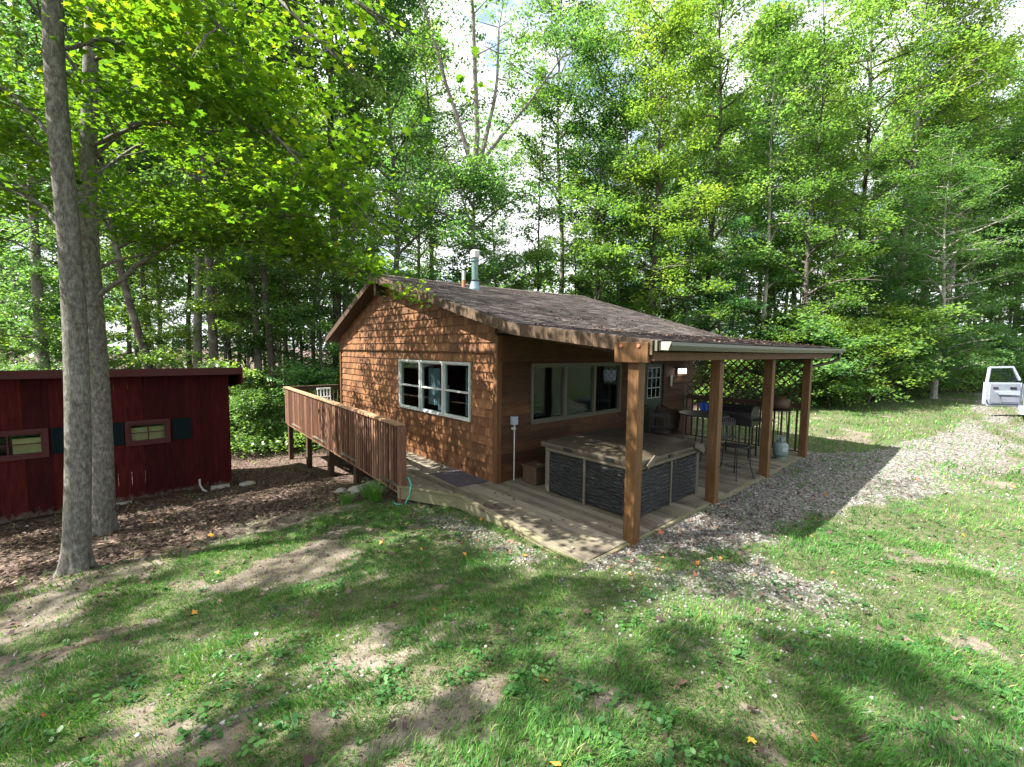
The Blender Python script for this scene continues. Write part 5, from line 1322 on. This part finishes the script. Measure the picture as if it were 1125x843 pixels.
def litter():
    rg = np.random.default_rng(24); C = []; S = []; T_ = []
    # thick litter, thin lawn scatter, roof and deck scatter
    x, y, r = fan(rg, 90000, 4, 22, 1.0); k = (rg.uniform(0,1,len(x)) < np.maximum(m_litter(x,y)*(.35+.65*sstep(.35,.6,fbm(x*1.3,y*1.3,60))), .22*sstep(4.2,7.5,y-.15*x)*sstep(4.5,3.4,x)*sstep(.4,.6,fbm(x*1.9,y*1.9,64)))) & ~inhouse(x,y); x, y = x[k], y[k]
    C.append(np.stack([x,y,H(x,y)+rg.uniform(.004,.03,len(x))],1)); S.append(rg.uniform(.03,.085,len(x))); T_.append(np.clip(rg.beta(2,3,len(x))*.82,0,1))
    x, y, r = fan(rg, 45000, 1.0, 9, .95); k = ~inhouse(x,y) & (rg.uniform(0,1,len(x)) < .25+.75*fbm(x*2,y*2,61)); x, y = x[k], y[k]   # crumbs and twigs on the soil
    C.append(np.stack([x,y,H(x,y)+.006],1)); S.append(rg.uniform(.006,.022,len(x))); T_.append(rg.uniform(.0,.7,len(x)))
    n = 1500; x = rg.uniform(3.0,7.5,n); y = rg.normal(0,.5,n)+np.interp(x,[3,3.8,4.6,7.5],[5,3.4,2.6,2.5]); k = ~inhouse(x,y) & (rg.uniform(0,1,n)<.5); x, y = x[k], y[k]
    C.append(np.stack([x,y,H(x,y)+.02],1)); S.append(rg.uniform(.025,.06,len(x))); T_.append(rg.uniform(.0,.9,len(x)))
    x, y, r = fan(rg, 13000, 4, 15, 1.0); k = ~inhouse(x,y) & (rg.uniform(0,1,len(x)) < m_gravel(x,y)*.6); x, y = x[k], y[k]
    C.append(np.stack([x,y,H(x,y)+.03],1)); S.append(rg.uniform(.02,.055,len(x))); T_.append(rg.beta(1.6,2.4,len(x))*.85)
    n = 4200; x = rg.uniform(RX0,RX1,n); y = rg.uniform(2.62,RIDGE,n)
    k = rg.uniform(0,1,n) < sstep(.38,.62,fbm(x*1.1,y*1.1,66))*(.25+.75*sstep(8.5,3.2,y)); x, y = x[k], y[k]
    C.append(np.stack([x,y,np.array([roofz(float(a),float(b)) for a,b in zip(x,y)])+.028],1)); S.append(rg.uniform(.025,.06,len(x))); T_.append(rg.beta(1.5,3,len(x))*.75)
    n = 130; x = rg.uniform(3.7,4.85,n); y = rg.uniform(3.2,12,n); k = x > edge_np(y)+.03; x, y = x[k], y[k]
    C.append(np.stack([x,y,np.full(len(x),.016)],1)); S.append(rg.uniform(.03,.07,len(x))); T_.append(rg.uniform(.0,.8,len(x)))
    c = np.concatenate(C); s = np.concatenate(S); t = np.concatenate(T_)
    me = np_mesh('fallen_leaves', leaf_verts(c, s, rg, .35, .75, .0, .18), 4, t, M['dead'])
    tag(np_obj('fallen_leaves', me), 'brown and red fallen leaves scattered over soil, deck and roof', 'fallen leaves', kind='stuff')
litter()
def lawn_leaves():
    rg = np.random.default_rng(26); x, y, r = fan(rg, 520, 1.4, 12, .8); k = ~inhouse(x,y); x, y = x[k], y[k]; n = len(x)
    t = np.where(rg.uniform(0,1,n) < .16, rg.uniform(.88,1,n), rg.beta(2,2.5,n)*.8)
    c = np.stack([x,y,H(x,y)+.03],1); V = maple_verts(c, rg.uniform(.04,.085,n), rg, .55, .0); V = V.reshape(n,12,3)
    V[:,:,2] += rg.uniform(-.25,.35,(n,12))*.03; V = V.reshape(-1,3)
    tag(np_obj('lawn_leaves', np_mesh('lawn_leaves', V, 12, t, M['dead'])), 'curled maple leaves lying here and there on the grass', 'fallen leaves', kind='stuff')
lawn_leaves()
# tuft of long grass at the railing post
def tuft(x, y, n, h, seed, label):
    rg = np.random.default_rng(seed); a = rg.uniform(0,6.28,n); rr_ = rg.uniform(0,.16,n); bx_, by_ = x+rr_*np.cos(a), y+rr_*np.sin(a); z = H(bx_,by_); hh = h*rg.uniform(.5,1.1,n); w = .005
    o = rg.uniform(.25,.8,n); dx, dy = np.cos(a)*o, np.sin(a)*o; px_, py_ = -np.sin(a)*w, np.cos(a)*w
    lv = []
    for f, ww in ((0,1),(.45,1),(.8,.7),(1,.1)):
        X = bx_+dx*hh*f**1.8; Y = by_+dy*hh*f**1.8; Z = z+hh*(f-.35*f**3*o)
        lv.append((np.stack([X-px_*ww,Y-py_*ww,Z],1), np.stack([X+px_*ww,Y+py_*ww,Z],1)))
    V = []
    for (a0,b0_),(a1,b1_) in zip(lv[:-1],lv[1:]): V.append(np.stack([a0,b0_,b1_,a1],1))
    V = np.stack(V,1).reshape(-1,3)-np.array([x,y,0]); V[:,2] -= Hs(x,y)
    me = np_mesh('grass_tuft', V, 4, np.repeat(np.clip(rg.normal(.6,.15,n),0,1),3), M['grass'])
    tag(np_obj('grass_tuft', me, loc=(x,y,Hs(x,y))), label, 'grass', 'tufts of long grass by the deck')
tuft(3.3,7.35,170,.42,1,'largest tuft of long bright grass at the railing end post')
tuft(3.45,7.9,110,.34,2,'long grass tuft under the railing behind the first tuft')
tuft(2.95,7.75,90,.24,3,'short grass tuft left of the long grass by the deck')
